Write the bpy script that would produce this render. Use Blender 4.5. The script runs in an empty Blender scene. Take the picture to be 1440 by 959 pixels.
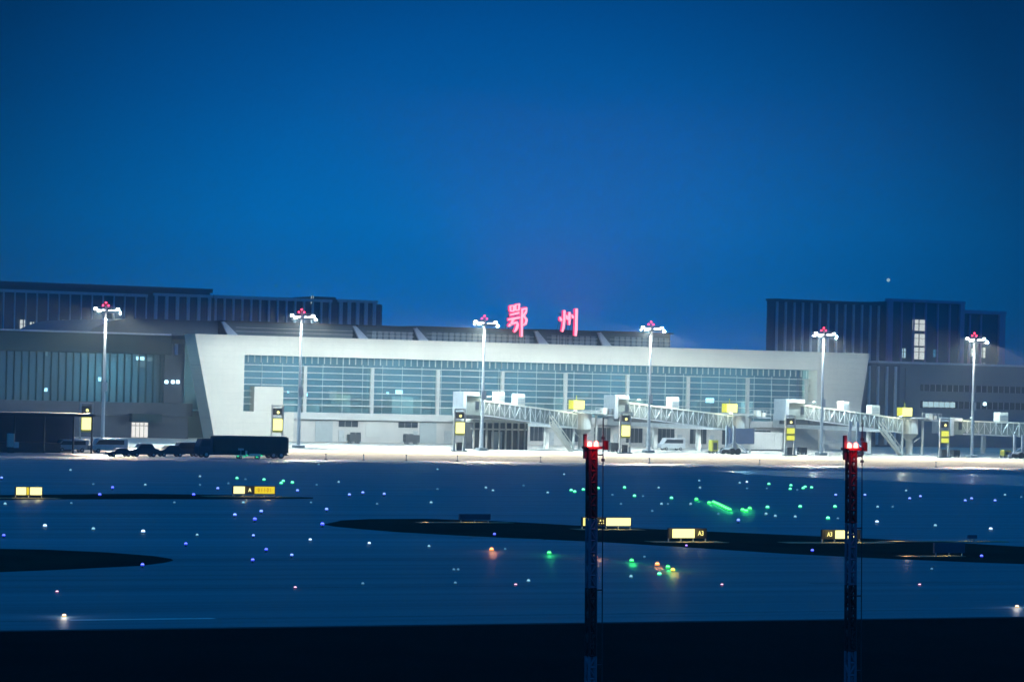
import bpy, math, random
from mathutils import Vector, Matrix
random.seed(7)
R = math.radians
sc = bpy.context.scene
COL = sc.collection

# ------------------------------------------------------------------ camera geometry (photo 1440 x 959)
F = 4500.0; TH = R(27); RHO = R(1.375); PH = math.atan(65.5 / F); CAMH = 12.0
def ray(px, py):
    dx, dy = px - 720, py - 479.5
    c, s = math.cos(RHO), math.sin(RHO)
    x0 = dx * c + dy * s; y0 = -dx * s + dy * c
    cp, sp = math.cos(PH), math.sin(PH)
    f = F * cp + y0 * sp; u = F * sp - y0 * cp
    return Vector((f * math.sin(TH) + x0 * math.cos(TH), f * math.cos(TH) - x0 * math.sin(TH), u))
def G(px, py, z=0.0):          # point of the ground seen at a pixel
    r = ray(px, py); k = (z - CAMH) / r.z
    return Vector((r.x * k, r.y * k, z))
def P(px, py, t):              # point of the vertical plane y = t seen at a pixel
    r = ray(px, py); k = t / r.y
    return Vector((r.x * k, t, CAMH + r.z * k))

# ------------------------------------------------------------------ materials
def newmat(name):
    m = bpy.data.materials.new(name); m.use_nodes = True
    nt = m.node_tree; nt.nodes.clear()
    return m, nt, nt.nodes.new('ShaderNodeOutputMaterial')
def pbr(name, col, rough=0.6, metal=0.0, spec=0.5, noise=0.15, scale=0.6, bump=0.0, bscale=8.0, stretch=(1, 1, 1)):
    m, nt, out = newmat(name)
    b = nt.nodes.new('ShaderNodeBsdfPrincipled')
    b.inputs['Roughness'].default_value = rough; b.inputs['Metallic'].default_value = metal
    b.inputs['Specular IOR Level'].default_value = spec
    tc = nt.nodes.new('ShaderNodeTexCoord'); mp = nt.nodes.new('ShaderNodeMapping')
    mp.inputs['Scale'].default_value = stretch
    nt.links.new(tc.outputs['Object'], mp.inputs['Vector'])
    n = nt.nodes.new('ShaderNodeTexNoise'); n.inputs['Scale'].default_value = scale; n.inputs['Detail'].default_value = 6
    nt.links.new(mp.outputs[0], n.inputs['Vector'])
    rp = nt.nodes.new('ShaderNodeValToRGB')
    rp.color_ramp.elements[0].position = 0.3; rp.color_ramp.elements[1].position = 0.7
    rp.color_ramp.elements[0].color = (*[c * (1 - noise) for c in col], 1)
    rp.color_ramp.elements[1].color = (*[min(1, c * (1 + noise)) for c in col], 1)
    nt.links.new(n.outputs['Fac'], rp.inputs['Fac']); nt.links.new(rp.outputs['Color'], b.inputs['Base Color'])
    if bump > 0:
        n2 = nt.nodes.new('ShaderNodeTexNoise'); n2.inputs['Scale'].default_value = bscale; n2.inputs['Detail'].default_value = 4
        nt.links.new(mp.outputs[0], n2.inputs['Vector'])
        bp = nt.nodes.new('ShaderNodeBump'); bp.inputs['Strength'].default_value = bump; bp.inputs['Distance'].default_value = 0.2
        nt.links.new(n2.outputs['Fac'], bp.inputs['Height']); nt.links.new(bp.outputs[0], b.inputs['Normal'])
    nt.links.new(b.outputs[0], out.inputs['Surface'])
    return m
def glow(name, col, s):
    m, nt, out = newmat(name)
    e = nt.nodes.new('ShaderNodeEmission'); e.inputs['Color'].default_value = (*col, 1); e.inputs['Strength'].default_value = s
    nt.links.new(e.outputs[0], out.inputs['Surface'])
    return m
def glassmat(name, tint, refl=0.25, rough=0.08):
    m, nt, out = newmat(name)
    t = nt.nodes.new('ShaderNodeBsdfTransparent'); t.inputs['Color'].default_value = (*tint, 1)
    g = nt.nodes.new('ShaderNodeBsdfGlossy'); g.inputs['Color'].default_value = (0.75, 0.9, 0.95, 1); g.inputs['Roughness'].default_value = rough
    d = nt.nodes.new('ShaderNodeBsdfDiffuse'); d.inputs['Color'].default_value = (0.10, 0.22, 0.27, 1)
    m1 = nt.nodes.new('ShaderNodeMixShader'); m1.inputs[0].default_value = 0.45
    nt.links.new(t.outputs[0], m1.inputs[1]); nt.links.new(d.outputs[0], m1.inputs[2])
    m2 = nt.nodes.new('ShaderNodeMixShader'); m2.inputs[0].default_value = refl
    nt.links.new(m1.outputs[0], m2.inputs[1]); nt.links.new(g.outputs[0], m2.inputs[2])
    nt.links.new(m2.outputs[0], out.inputs['Surface'])
    return m

def panelmat(name, col):        # clad in metal panels with fine joints
    m = pbr(name, col, 0.55, spec=0.3, noise=0.06, scale=0.10)
    nt = m.node_tree; b = next(n for n in nt.nodes if n.type == 'BSDF_PRINCIPLED'); rp = next(n for n in nt.nodes if n.type == 'VALTORGB')
    tc = next(n for n in nt.nodes if n.type == 'TEX_COORD'); mp = nt.nodes.new('ShaderNodeMapping'); mp.inputs['Rotation'].default_value = (R(-90), 0, 0)
    br = nt.nodes.new('ShaderNodeTexBrick'); br.inputs['Scale'].default_value = 1.0; br.inputs['Brick Width'].default_value = 2.4; br.inputs['Row Height'].default_value = 1.2; br.offset = 0.0
    br.inputs['Mortar Size'].default_value = 0.03; br.inputs['Color1'].default_value = (1, 1, 1, 1); br.inputs['Color2'].default_value = (.975, .975, .975, 1); br.inputs['Mortar'].default_value = (.84, .84, .84, 1)
    mx = nt.nodes.new('ShaderNodeMix'); mx.data_type = 'RGBA'; mx.blend_type = 'MULTIPLY'; mx.inputs['Factor'].default_value = 1.0
    nt.links.new(tc.outputs['Object'], mp.inputs[0]); nt.links.new(mp.outputs[0], br.inputs['Vector'])
    nt.links.new(rp.outputs['Color'], mx.inputs['A']); nt.links.new(br.outputs['Color'], mx.inputs['B']); nt.links.new(mx.outputs['Result'], b.inputs['Base Color'])
    return m
M = {}
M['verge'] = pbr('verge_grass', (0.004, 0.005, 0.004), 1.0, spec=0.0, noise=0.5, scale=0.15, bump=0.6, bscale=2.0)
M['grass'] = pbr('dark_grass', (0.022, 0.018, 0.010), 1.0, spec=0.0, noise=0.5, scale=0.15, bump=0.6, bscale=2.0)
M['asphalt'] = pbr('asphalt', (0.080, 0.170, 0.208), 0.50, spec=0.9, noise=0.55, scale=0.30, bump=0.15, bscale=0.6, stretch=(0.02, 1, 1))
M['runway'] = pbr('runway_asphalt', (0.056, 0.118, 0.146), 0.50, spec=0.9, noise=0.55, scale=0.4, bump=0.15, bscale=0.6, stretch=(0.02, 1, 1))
M['concrete'] = pbr('apron_concrete', (0.74, 0.67, 0.55), 0.95, spec=0.0, noise=0.14, scale=0.08, stretch=(0.3, 1, 1))
M['slab'] = pbr('sign_slab', (0.30, 0.25, 0.14), 0.8, spec=0.1, noise=0.2, scale=0.5)
M['sheenpad'] = pbr('flood_sheen', (0.55, 0.52, 0.47), 0.22, spec=1.0, noise=0.12, scale=0.1, stretch=(0.1, 1, 1))  # pale glossy tone imitating floodlight reflected on the asphalt
M['strip'] = pbr('pale_concrete', (0.42, 0.41, 0.40), 0.75, spec=0.3, noise=0.14, scale=0.1, stretch=(0.1, 1, 1))
M['paint'] = pbr('white_paint', (0.14, 0.15, 0.16), 0.6, noise=0.25, scale=0.4)
M['litpaint'] = pbr('lit_white_paint', (0.75, 0.75, 0.72), 0.6, noise=0.15, scale=0.6)  # lamp-lit stretch of stripe, its brightness put into the colour
M['yellowpaint'] = pbr('yellow_paint', (0.16, 0.12, 0.03), 0.6, noise=0.25, scale=0.4)
M['white'] = panelmat('white_panel', (0.78, 0.715, 0.60))
M['offwhite'] = pbr('grey_white_panel', (0.60, 0.58, 0.53), 0.6, spec=0.3, noise=0.06, scale=0.3)
M['wall'] = pbr('pale_wall', (0.58, 0.55, 0.50), 0.7, spec=0.2, noise=0.08, scale=0.4)
M['grey'] = pbr('grey_steel', (0.46, 0.48, 0.47), 0.5, metal=0.2, noise=0.12, scale=1.0)
M['galv'] = pbr('galvanised_steel', (0.55, 0.57, 0.58), 0.45, metal=0.3, noise=0.1, scale=1.0)
M['shutter'] = pbr('grey_shutter', (0.40, 0.44, 0.43), 0.6, noise=0.08, scale=1.0)
M['dark'] = pbr('dark_metal', (0.03, 0.035, 0.045), 0.5, noise=0.2, scale=1.0)
M['black'] = pbr('black_rubber', (0.015, 0.015, 0.018), 0.8, noise=0.2, scale=2.0)
M['darkgreen'] = pbr('dark_green_cover', (0.012, 0.028, 0.024), 0.7, noise=0.3, scale=0.8)
M['navy'] = pbr('navy_cover', (0.05, 0.075, 0.15), 0.7, noise=0.15, scale=0.8)
M['roofdark'] = pbr('dark_roof', (0.025, 0.06, 0.10), 0.55, noise=0.2, scale=0.4)
M['slate'] = pbr('slate_panel', (0.05, 0.075, 0.12), 0.45, noise=0.15, scale=0.4)
M['fin'] = pbr('facade_fin', (0.50, 0.56, 0.62), 0.6, noise=0.08, scale=0.4)
M['finp'] = pbr('mauve_facade_frame', (0.40, 0.26, 0.42), 0.6, noise=0.08, scale=0.4)
M['annex'] = pbr('annex_wall', (0.17, 0.21, 0.25), 0.7, noise=0.07, scale=0.25)
M['wingpanel'] = pbr('wing_panel', (0.010, 0.055, 0.078), 0.7, spec=0.15, noise=0.08, scale=0.25)
M['interior'] = pbr('interior_wall', (0.15, 0.27, 0.32), 0.8, noise=0.2, scale=0.12)
M['interiorD'] = pbr('interior_floor', (0.22, 0.27, 0.30), 0.6, noise=0.2, scale=0.3)
M['tunnelside'] = pbr('tunnel_side', (0.17, 0.20, 0.19), 0.5, noise=0.25, scale=0.8)
M['grey2'] = pbr('skylight_pane', (0.20, 0.25, 0.30), 0.4, noise=0.2)
M['glass'] = glassmat('terminal_glass', (0.50, 0.76, 0.84), 0.16)
M['wingglass'] = glassmat('wing_glass', (0.42, 0.62, 0.68), 0.16)
M['darkglass'] = pbr('dark_glass', (0.02, 0.03, 0.045), 0.12, spec=0.6, noise=0.2, scale=0.4)
M['yellowbox'] = pbr('yellow_housing', (0.55, 0.50, 0.06), 0.5, noise=0.08)
M['orangep'] = pbr('red_white_red', (0.30, 0.012, 0.010), 0.6, noise=0.2)
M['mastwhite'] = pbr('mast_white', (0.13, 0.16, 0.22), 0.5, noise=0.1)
M['mastred'] = pbr('mast_red', (0.10, 0.006, 0.006), 0.5, noise=0.2)
M['carwhite'] = pbr('white_car_paint', (0.60, 0.62, 0.62), 0.35, noise=0.05)
M['cardark'] = pbr('dark_car_paint', (0.02, 0.03, 0.055), 0.35, noise=0.2)
M['lampwhite'] = glow('flood_lens', (0.90, 0.97, 1.0), 30)
M['beacon'] = glow('red_beacon', (1.0, 0.04, 0.10), 9)
M['beaconhot'] = glow('red_beacon_hot', (1.0, 0.10, 0.08), 14)
M['signred'] = glow('sign_red', (1.0, 0.30, 0.40), 2.4)
M['signrim'] = glow('sign_red_rim', (1.0, 0.03, 0.16), 1.5)
M['signyellow'] = glow('sign_yellow', (1.0, 0.88, 0.26), 1.5)
M['signcream'] = glow('sign_cream', (1.0, 0.93, 0.36), 1.8)
M['signamber'] = glow('sign_amber', (1.0, 0.76, 0.03), 0.95)
M['signink'] = pbr('sign_black', (0.02, 0.018, 0.008), 0.6, noise=0.1)
M['inkorange'] = glow('sign_orange_letter', (0.75, 0.33, 0.0), 0.8)
M['boxyellow'] = glow('stand_box_yellow', (1.0, 0.96, 0.30), 2.2)
M['boxlime'] = glow('stand_box_lime', (0.85, 0.88, 0.10), 1.2)
M['winlit'] = glow('lit_window', (0.85, 0.93, 0.90), 0.85)
M['wincool'] = glow('lit_window_cool', (0.55, 0.85, 0.95), 0.8)
M['winwarm'] = glow('lit_doorway', (1.0, 0.97, 0.90), 1.1)
M['bulb'] = glow('bulb_cool', (0.60, 0.88, 1.0), 7)
M['bulbsoft'] = glow('bulb_soft', (0.55, 0.80, 0.85), 0.7)
NAMES = {'g': 'green', 'G': 'vivid_green', 'b': 'pale_blue', 'B': 'deep_blue', 'c': 'cyan', 'f': 'faint', 'w': 'white', 'o': 'orange', 'y': 'yellow', 'p': 'pink', 'W': 'warm_white', 'v': 'violet'}
LC = {'g': ((0.03, 0.90, 0.36), 1.5), 'G': ((0.02, 1.0, 0.14), 1.6), 'b': ((0.10, 0.20, 1.0), 1.4), 'B': ((0.04, 0.06, 1.0), 1.7),
      'c': ((0.20, 0.62, 0.95), 0.75), 'f': ((0.10, 0.40, 0.70), 0.5), 'w': ((0.35, 0.62, 1.0), 1.0), 'o': ((1.0, 0.30, 0.06), 1.8),
      'y': ((1.0, 0.65, 0.05), 1.3), 'p': ((0.85, 0.25, 0.55), 1.0), 'W': ((1.0, 0.60, 0.25), 1.8), 'v': ((0.32, 0.16, 1.0), 1.2)}
LH = {'g': (0.25, 1.0, 0.62), 'G': (0.16, 1.0, 0.34), 'b': (0.25, 0.42, 1.0), 'B': (0.16, 0.24, 1.0), 'c': (0.45, 0.9, 1.0), 'f': (0.20, 0.5, 0.8), 'w': (0.6, 0.85, 1.0), 'o': (1.0, 0.55, 0.25), 'y': (1.0, 0.85, 0.2), 'p': (1.0, 0.7, 0.9), 'W': (1.0, 0.9, 0.7), 'v': (0.5, 0.35, 1.0)}
for k, c in LH.items(): M['H' + k] = glow('lamp_core_' + NAMES[k], c, 0.7 if k == 'f' else 1.0 if k == 'c' else 3.0)
for k, (c, s_) in LC.items(): M['L' + k] = glow('airfield_lamp_' + NAMES[k], c, s_)

# ------------------------------------------------------------------ mesh building
ORG = {}                                    # world origin of each root
class MB:
    def __init__(s): s.v = []; s.f = []; s.mi = []
    def poly(s, pts, m=0):
        i = len(s.v); s.v += [tuple(p) for p in pts]; s.f.append(list(range(i, i + len(pts)))); s.mi.append(m)
    def hexa(s, c, m=0):                    # 8 corners: bottom 4 ccw, top 4
        i = len(s.v); s.v += [tuple(p) for p in c]
        for q in ((3, 2, 1, 0), (4, 5, 6, 7), (0, 1, 5, 4), (1, 2, 6, 5), (2, 3, 7, 6), (3, 0, 4, 7)):
            s.f.append([i + k for k in q]); s.mi.append(m)
    def box(s, x0, x1, y0, y1, z0, z1, m=0):
        s.hexa([(x0, y0, z0), (x1, y0, z0), (x1, y1, z0), (x0, y1, z0), (x0, y0, z1), (x1, y0, z1), (x1, y1, z1), (x0, y1, z1)], m); return s
    def prism(s, pts, y0, y1, m=0):         # polygon in x,z, extruded along y
        n = len(pts); i = len(s.v)
        s.v += [(x, y0, z) for x, z in pts] + [(x, y1, z) for x, z in pts]
        s.f.append([i + k for k in range(n)]); s.mi.append(m)
        s.f.append([i + n + k for k in reversed(range(n))]); s.mi.append(m)
        for k in range(n):
            j = (k + 1) % n; s.f.append([i + k, i + n + k, i + n + j, i + j]); s.mi.append(m)
        return s
    def slab(s, pts, z0, z1, m=0):          # polygon in x,y, extruded along z
        n = len(pts); i = len(s.v)
        s.v += [(x, y, z0) for x, y in pts] + [(x, y, z1) for x, y in pts]
        s.f.append([i + k for k in reversed(range(n))]); s.mi.append(m)
        s.f.append([i + n + k for k in range(n)]); s.mi.append(m)
        for k in range(n):
            j = (k + 1) % n; s.f.append([i + k, i + j, i + n + j, i + n + k]); s.mi.append(m)
        return s
    def tube(s, a, b, r0, r1=None, n=8, m=0):
        r1 = r0 if r1 is None else r1
        a, b = Vector(a), Vector(b); d = (b - a).normalized()
        u = d.orthogonal().normalized(); w = d.cross(u); i = len(s.v)
        for c, r in ((a, r0), (b, r1)):
            for k in range(n):
                q = 2 * math.pi * (k + 0.5) / n; s.v.append(tuple(c + u * math.cos(q) * r + w * math.sin(q) * r))
        for k in range(n):
            j = (k + 1) % n; s.f.append([i + k, i + j, i + n + j, i + n + k]); s.mi.append(m)
        s.f.append([i + k for k in reversed(range(n))]); s.mi.append(m)
        s.f.append([i + n + k for k in range(n)]); s.mi.append(m)
        return s
    def bar(s, a, b, w, m=0): return s.tube(a, b, w * 0.7071, w * 0.7071, 4, m)
    def dome(s, c, r, h, m=0, n=10, rings=4, hot=None):
        i = len(s.v)
        for k in range(rings):
            q = math.pi / 2 * k / rings
            for j in range(n):
                a = 2 * math.pi * j / n; s.v.append((c[0] + r * math.cos(q) * math.cos(a), c[1] + r * math.cos(q) * math.sin(a), c[2] + h * math.sin(q)))
        s.v.append((c[0], c[1], c[2] + h)); top = len(s.v) - 1
        for k in range(rings - 1):
            if hot is not None: m = hot if k == 1 else hot - 1
            for j in range(n):
                l = (j + 1) % n; s.f.append([i + k * n + j, i + k * n + l, i + (k + 1) * n + l, i + (k + 1) * n + j]); s.mi.append(m)
        for j in range(n): s.f.append([i + (rings - 1) * n + j, i + (rings - 1) * n + (j + 1) % n, top]); s.mi.append(m)
        return s
    def build(s, name, mats, parent=None, origin=None, smooth=False, bevel=0.0):
        if not isinstance(mats, (list, tuple)): mats = [mats]
        o0 = Vector(origin) if origin is not None else (ORG[parent.name] if parent else Vector((0, 0, 0)))
        me = bpy.data.meshes.new(name)
        me.from_pydata([(v[0] - o0.x, v[1] - o0.y, v[2] - o0.z) for v in s.v], [], s.f)
        for m in mats: me.materials.append(M[m] if isinstance(m, str) else m)
        me.polygons.foreach_set('material_index', s.mi)
        if smooth: me.polygons.foreach_set('use_smooth', [True] * len(s.f))
        me.update()
        ob = bpy.data.objects.new(name, me); COL.objects.link(ob)
        if parent is not None: ob.parent = parent
        else: ob.location = o0
        ORG[ob.name] = o0
        if bevel > 0:
            b = ob.modifiers.new('bevel', 'BEVEL'); b.width = bevel; b.segments = 2; b.limit_method = 'ANGLE'
        return ob
def tag(o, label=None, cat=None, group=None, kind=None):
    if label: o['label'] = label
    if cat: o['category'] = cat
    if group: o['group'] = group
    if kind: o['kind'] = kind
    return o
def root(name, loc, label=None, cat=None, group=None):
    o = bpy.data.objects.new(name, None); COL.objects.link(o); o.location = loc; o.empty_display_size = 0.5
    ORG[o.name] = Vector(loc); return tag(o, label, cat, group)
def kids(o): return [c for c in bpy.data.objects if c.parent == o]
def copy_tree(o, parent=None):
    ch = kids(o); c = o.copy(); COL.objects.link(c)
    if parent is not None: c.parent = parent
    for q in ch: copy_tree(q, c)
    return c
def struct(mb, name, mat): return tag(mb.build(name, mat), kind='structure')
def text(name, s, size, mat, parent, loc, depth=0.01, anchor=None, sx=1.0):
    cu = bpy.data.curves.new(name, 'FONT'); cu.body = s; cu.size = size; cu.extrude = depth; cu.align_x = 'CENTER'; cu.align_y = 'CENTER'; cu.offset = 0.012
    t = bpy.data.objects.new(name, cu); COL.objects.link(t); bpy.context.view_layer.update()
    dg = bpy.context.evaluated_depsgraph_get(); me = bpy.data.meshes.new_from_object(t.evaluated_get(dg))
    bpy.data.objects.remove(t); bpy.data.curves.remove(cu)
    me.transform(Matrix.Diagonal((sx, 1, 1, 1))); me.transform(Matrix.Rotation(R(90), 4, 'X')); me.transform(Matrix.Translation(Vector(loc) - ORG[parent.name]))
    me.materials.clear(); me.materials.append(M[mat])
    o = bpy.data.objects.new(name, me); COL.objects.link(o); o.parent = parent; return o
def lamp(name, kind, loc, energy, col, parent, radius=0.3, aim=None, cone=None, blend=0.3):
    l = bpy.data.lights.new(name, kind); l.energy = energy; l.color = col; l.shadow_soft_size = radius
    o = bpy.data.objects.new(name, l); COL.objects.link(o)
    if kind == 'SPOT': l.spot_size = R(cone); l.spot_blend = blend
    if aim is not None: o.rotation_euler = (Vector(aim)).to_track_quat('-Z', 'Y').to_euler()
    o.location = Vector(loc) - (ORG[parent.name] if parent else Vector((0, 0, 0)))
    if parent: o.parent = parent
    return o

# ------------------------------------------------------------------ ground
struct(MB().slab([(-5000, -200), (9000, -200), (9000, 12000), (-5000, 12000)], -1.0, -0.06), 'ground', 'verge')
T0, T1, T2 = 145.3, 205.0, 462.0
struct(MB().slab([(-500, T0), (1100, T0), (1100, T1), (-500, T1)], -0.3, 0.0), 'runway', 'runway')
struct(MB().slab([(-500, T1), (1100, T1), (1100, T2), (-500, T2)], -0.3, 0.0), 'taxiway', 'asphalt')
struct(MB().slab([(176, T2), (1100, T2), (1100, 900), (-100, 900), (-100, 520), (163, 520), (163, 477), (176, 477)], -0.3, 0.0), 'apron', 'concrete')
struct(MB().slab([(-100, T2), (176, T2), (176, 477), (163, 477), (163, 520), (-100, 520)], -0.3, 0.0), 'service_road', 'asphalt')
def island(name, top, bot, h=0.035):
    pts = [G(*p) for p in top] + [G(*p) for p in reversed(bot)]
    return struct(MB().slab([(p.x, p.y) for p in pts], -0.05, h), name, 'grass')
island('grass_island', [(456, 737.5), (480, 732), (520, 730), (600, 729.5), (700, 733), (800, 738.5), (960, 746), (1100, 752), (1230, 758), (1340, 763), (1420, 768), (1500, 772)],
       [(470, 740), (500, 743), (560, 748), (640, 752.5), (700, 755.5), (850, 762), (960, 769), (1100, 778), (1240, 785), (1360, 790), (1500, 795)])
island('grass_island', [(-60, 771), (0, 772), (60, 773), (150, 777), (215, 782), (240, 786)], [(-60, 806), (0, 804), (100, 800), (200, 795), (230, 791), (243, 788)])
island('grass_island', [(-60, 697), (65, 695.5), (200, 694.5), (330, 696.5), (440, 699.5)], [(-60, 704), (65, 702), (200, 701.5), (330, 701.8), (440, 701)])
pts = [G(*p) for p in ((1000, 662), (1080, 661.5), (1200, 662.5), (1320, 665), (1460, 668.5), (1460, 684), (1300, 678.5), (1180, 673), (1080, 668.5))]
struct(MB().slab([(p.x, p.y) for p in pts], -0.05, 0.006), 'flood_sheen_band', 'sheenpad')  # patch painted where the floodlights gleam on the taxiway
def line(mb, t, w, s0, s1, m=0): mb.box(s0, s1, t, t + w, 0.0, 0.006, m)
mk = MB()
line(mk, 150.6, 0.45, -100, 500); line(mk, 199.0, 0.9, -100, 500)
for k in range(14): line(mk, 172.6, 0.9, -90 + k * 50, -60 + k * 50)
struct(mk, 'runway_marking', 'paint')
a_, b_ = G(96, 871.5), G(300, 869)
struct(MB().box(a_.x, b_.x, a_.y - .35, a_.y + .25, 0.0, 0.008), 'lit_edge_stripe', 'litpaint')  # whiter paint imitates the edge lamp's beam along the stripe
mk = MB()
line(mk, 262, 0.3, -100, 110); line(mk, 395, 0.3, -100, 700)
struct(mk, 'taxiway_marking', 'yellowpaint')
mk = MB()
line(mk, 470, 0.2, 180, 700)
for k in range(9):                                       # stand lead-in lines
    mk.box(190 + k * 28, 190.25 + k * 28, 474, 528, 0.0, 0.006)
struct(mk, 'apron_marking', 'yellowpaint')

# ------------------------------------------------------------------ terminal
TF = 600.0
term = root('terminal_building', (315, 620, 0), 'long white framed terminal with glass front behind the jet bridges', 'terminal')
# shell: one picture-frame shaped portal with leaning ends
o_ = [(234.4, 21.25), (395.3, 21.5), (391.8, 0.0), (239.2, 0.0)]
inn = [(245.2, 17.3), (381.6, 17.45), (381.6, 5.95), (245.2, 5.95)]
s = MB()
def quadprism(a, b, c, d, y0, y1): s.prism([a, b, c, d], y0, y1)
s.prism([o_[0], inn[0], inn[1], o_[1]][::-1], 600, 606)
s.prism([o_[0], (239.2, 0), (256.3, 0), (256.3, 5.95), inn[3], inn[0]][::-1], 600, 606)
s.prism([inn[1], inn[2], (383.0, 5.95), (383.0, 0), o_[2], o_[1]][::-1], 600, 606)
s.build('shell', 'white', term)
MB().prism([(256.3, 4.55), (383.0, 4.55), (383.0, 5.95), (256.3, 5.95)], 600.25, 606).build('sill_band', 'offwhite', term)
g = MB(); g.poly([(245.2, 603.6, 5.9), (381.6, 603.6, 5.9), (381.6, 603.6, 17.45), (245.2, 603.6, 17.45)])
g.build('glass_wall', 'glass', term)
lv = MB()
for k in range(7): lv.box(245.3, 381.5, 602.5, 603.2, 7.35 + k * 1.32, 7.54 + k * 1.32)
lv.build('sunshade_fins', 'offwhite', term)
n = 96
for k in range(n + 1):
    x = 246 + 135 * k / n; MB().box(x - 0.07, x + 0.07, 603.25, 603.5, 15.9, 17.3).build('muntin', 'offwhite', term)
mu2 = MB()
for k in range(31):
    x = 246 + 135 * k / 30; mu2.box(x - 0.04, x + 0.04, 603.3, 603.5, 6.0, 15.85)
mu2.build('mullions', 'grey', term)
for k in range(9):
    x = 259.8 + 15.1 * k
    MB().box(x - .36, x + .36, 602.62, 603.22, 5.96, 15.4).build('column', 'offwhite', term)
MB().box(248.0, 254.4, 601.2, 603.5, 5.96, 11.0).build('white_box_room', 'white', term, bevel=0.05)
# interior
it = MB(); it.box(241, 390, 622.0, 622.4, 0, 20.5); it.box(241, 390, 607, 622, 5.6, 5.95); it.build('interior_wall', 'interior', term)
it = MB(); it.box(244, 384, 606.01, 621.9, 18.6, 18.9); it.build('ceiling', 'interiorD', term)
random.seed(11)
for k in range(16):
    x = 250 + k * 8.2 + random.uniform(-2, 2); w = random.uniform(2, 5); h = random.uniform(1.5, 4.5)
    MB().box(x, x + w, 612 + random.uniform(-3, 5), 619, 5.96, 5.96 + h).build('interior_booth', 'offwhite', term)
for y in (610, 616): MB().box(247, 381, y, y + .12, 18.35, 18.5).build('ceiling_light', 'bulbsoft', term)
for px, py, w, h, mm in ((561, 551, 1.6, 0.8, 'bulb'), (545, 553, 0.5, 0.5, 'bulb'), (430, 555, 0.7, 0.7, 'bulb'), (468, 556, 1.6, 2.0, 'winlit'), (815, 553, 4.2, 1.0, 'wincool'), (948, 564, 1.6, 0.9, 'bulb'), (998, 563, 2.0, 1.0, 'bulb'), (733, 556, 1.2, 0.8, 'winlit'), (701, 553, 1.2, 1.0, 'winlit'), (1098, 565, .5, .5, 'bulb'), (405, 551, .4, .4, 'bulb')):
    p = P(px, py, 606.5)
    MB().box(p.x - w / 2, p.x + w / 2, 606.4, 606.6, p.z - h / 2, p.z + h / 2).build('hall_lamp', mm, term)
for k in range(5):
    lamp('hall_light', 'POINT', (262 + 27 * k, 611, 14), 7000, (0.58, 0.92, 1.0), term, 1.5)
# ground floor
gw = MB(); gw.box(256.3, 383.0, 601.2, 606, 0, 4.5); gw.build('ground_floor_wall', 'wall', term)
random.seed(5)
def shutter(px0, px1, y0, y1, mat='shutter'):
    a, b = P(px0, y1, 601), P(px1, y0, 601)
    m = MB(); m.box(a.x, b.x, 601.08, 601.3, max(0.02, a.z), min(4.4, b.z))
    z = max(0.02, a.z)
    while z < min(4.4, b.z) - 0.3: m.box(a.x, b.x, 601.03, 601.1, z + 0.26, z + 0.3); z += 0.3
    m.build('roller_shutter', mat, term)
def gwin(px0, px1, y0, y1, n=3):
    a, b = P(px0, y1, 601), P(px1, y0, 601)
    m = MB()
    for k in range(n):
        x0 = a.x + (b.x - a.x) * k / n; m.box(x0 + 0.08, a.x + (b.x - a.x) * (k + 1) / n - 0.08, 601.05, 601.3, max(0.03, a.z), b.z)
    m.build('window', 'darkglass', term)
def gdoor(px0, px1, y0, y1, mat='grey'):
    a, b = P(px0, y1, 601), P(px1, y0, 601)
    d = MB().box(a.x, b.x, 601.02, 601.3, 0.03, b.z).build('door', mat, term)
    MB().box(b.x - 0.25, b.x - 0.17, 600.9, 601.02, 1.0, 1.2).build('handle', 'dark', d, origin=ORG[term.name])
shutter(443, 468, 592, 622); gwin(476, 504, 592, 600, 3); gdoor(476, 484, 605, 622); gwin(492, 508, 608, 619, 2)
shutter(514, 553, 592, 614, 'offwhite'); gwin(560, 588, 594, 601, 3); gwin(567, 582, 610, 620, 2); gdoor(581, 588, 606, 622)
shutter(590, 614, 594, 623); gdoor(625, 635, 606, 624, 'grey')
for x0 in (655, 700, 745, 790, 835, 880, 925, 970, 1015, 1060):
    gwin(x0, x0 + 24, 598 + (x0 - 640) * .018, 618 + (x0 - 640) * .018, 4); gdoor(x0 + 28, x0 + 34, 606 + (x0 - 640) * .018, 624)
# roof and its skylight monitors
rf = MB(); rf.slab([(236, 606.0), (393.5, 606.0), (393.5, 690), (236, 690)], 20.2, 21.0); rf.build('roof_slab', 'roofdark', term)
def monitor(x0, x1, zt, style):
    m = MB(); m.prism([(x0 + 2.2, 21.0), (x1, 21.0), (x1, zt), (x0, zt)][::-1], 614, 660)
    ob = m.build('skylight', 'roofdark', term)
    c = MB(); c.prism([(x0 - 0.1, zt + 0.05), (x0 + 3.4, 21.02), (x0 + 0.9, 21.02), (x0 - 0.8, zt + .05)], 613.4, 614.0); c.build('gable', 'fin', ob, origin=ORG[term.name])
    c = MB(); c.box(x0 + 0.2, x1 + 0.4, 613.2, 661, zt, zt + 0.28); c.build('cap', 'dark', ob, origin=ORG[term.name])
    w = MB(); k = x0 + 3.8
    while k < x1 - 1.2:
        w.box(k, k + 0.95, 613.8, 614.05, 21.3, zt - 0.9); k += 1.4
    if style: w.build('pane', 'grey2' if style == 1 else 'glass', ob, origin=ORG[term.name])
    l = MB()
    for q in range(2): l.box(x0 + 2.5, x1, 613.5, 613.75, 22.2 + q * 0.8, 22.3 + q * 0.8)
    l.build('rail', 'grey', ob, origin=ORG[term.name])
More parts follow.
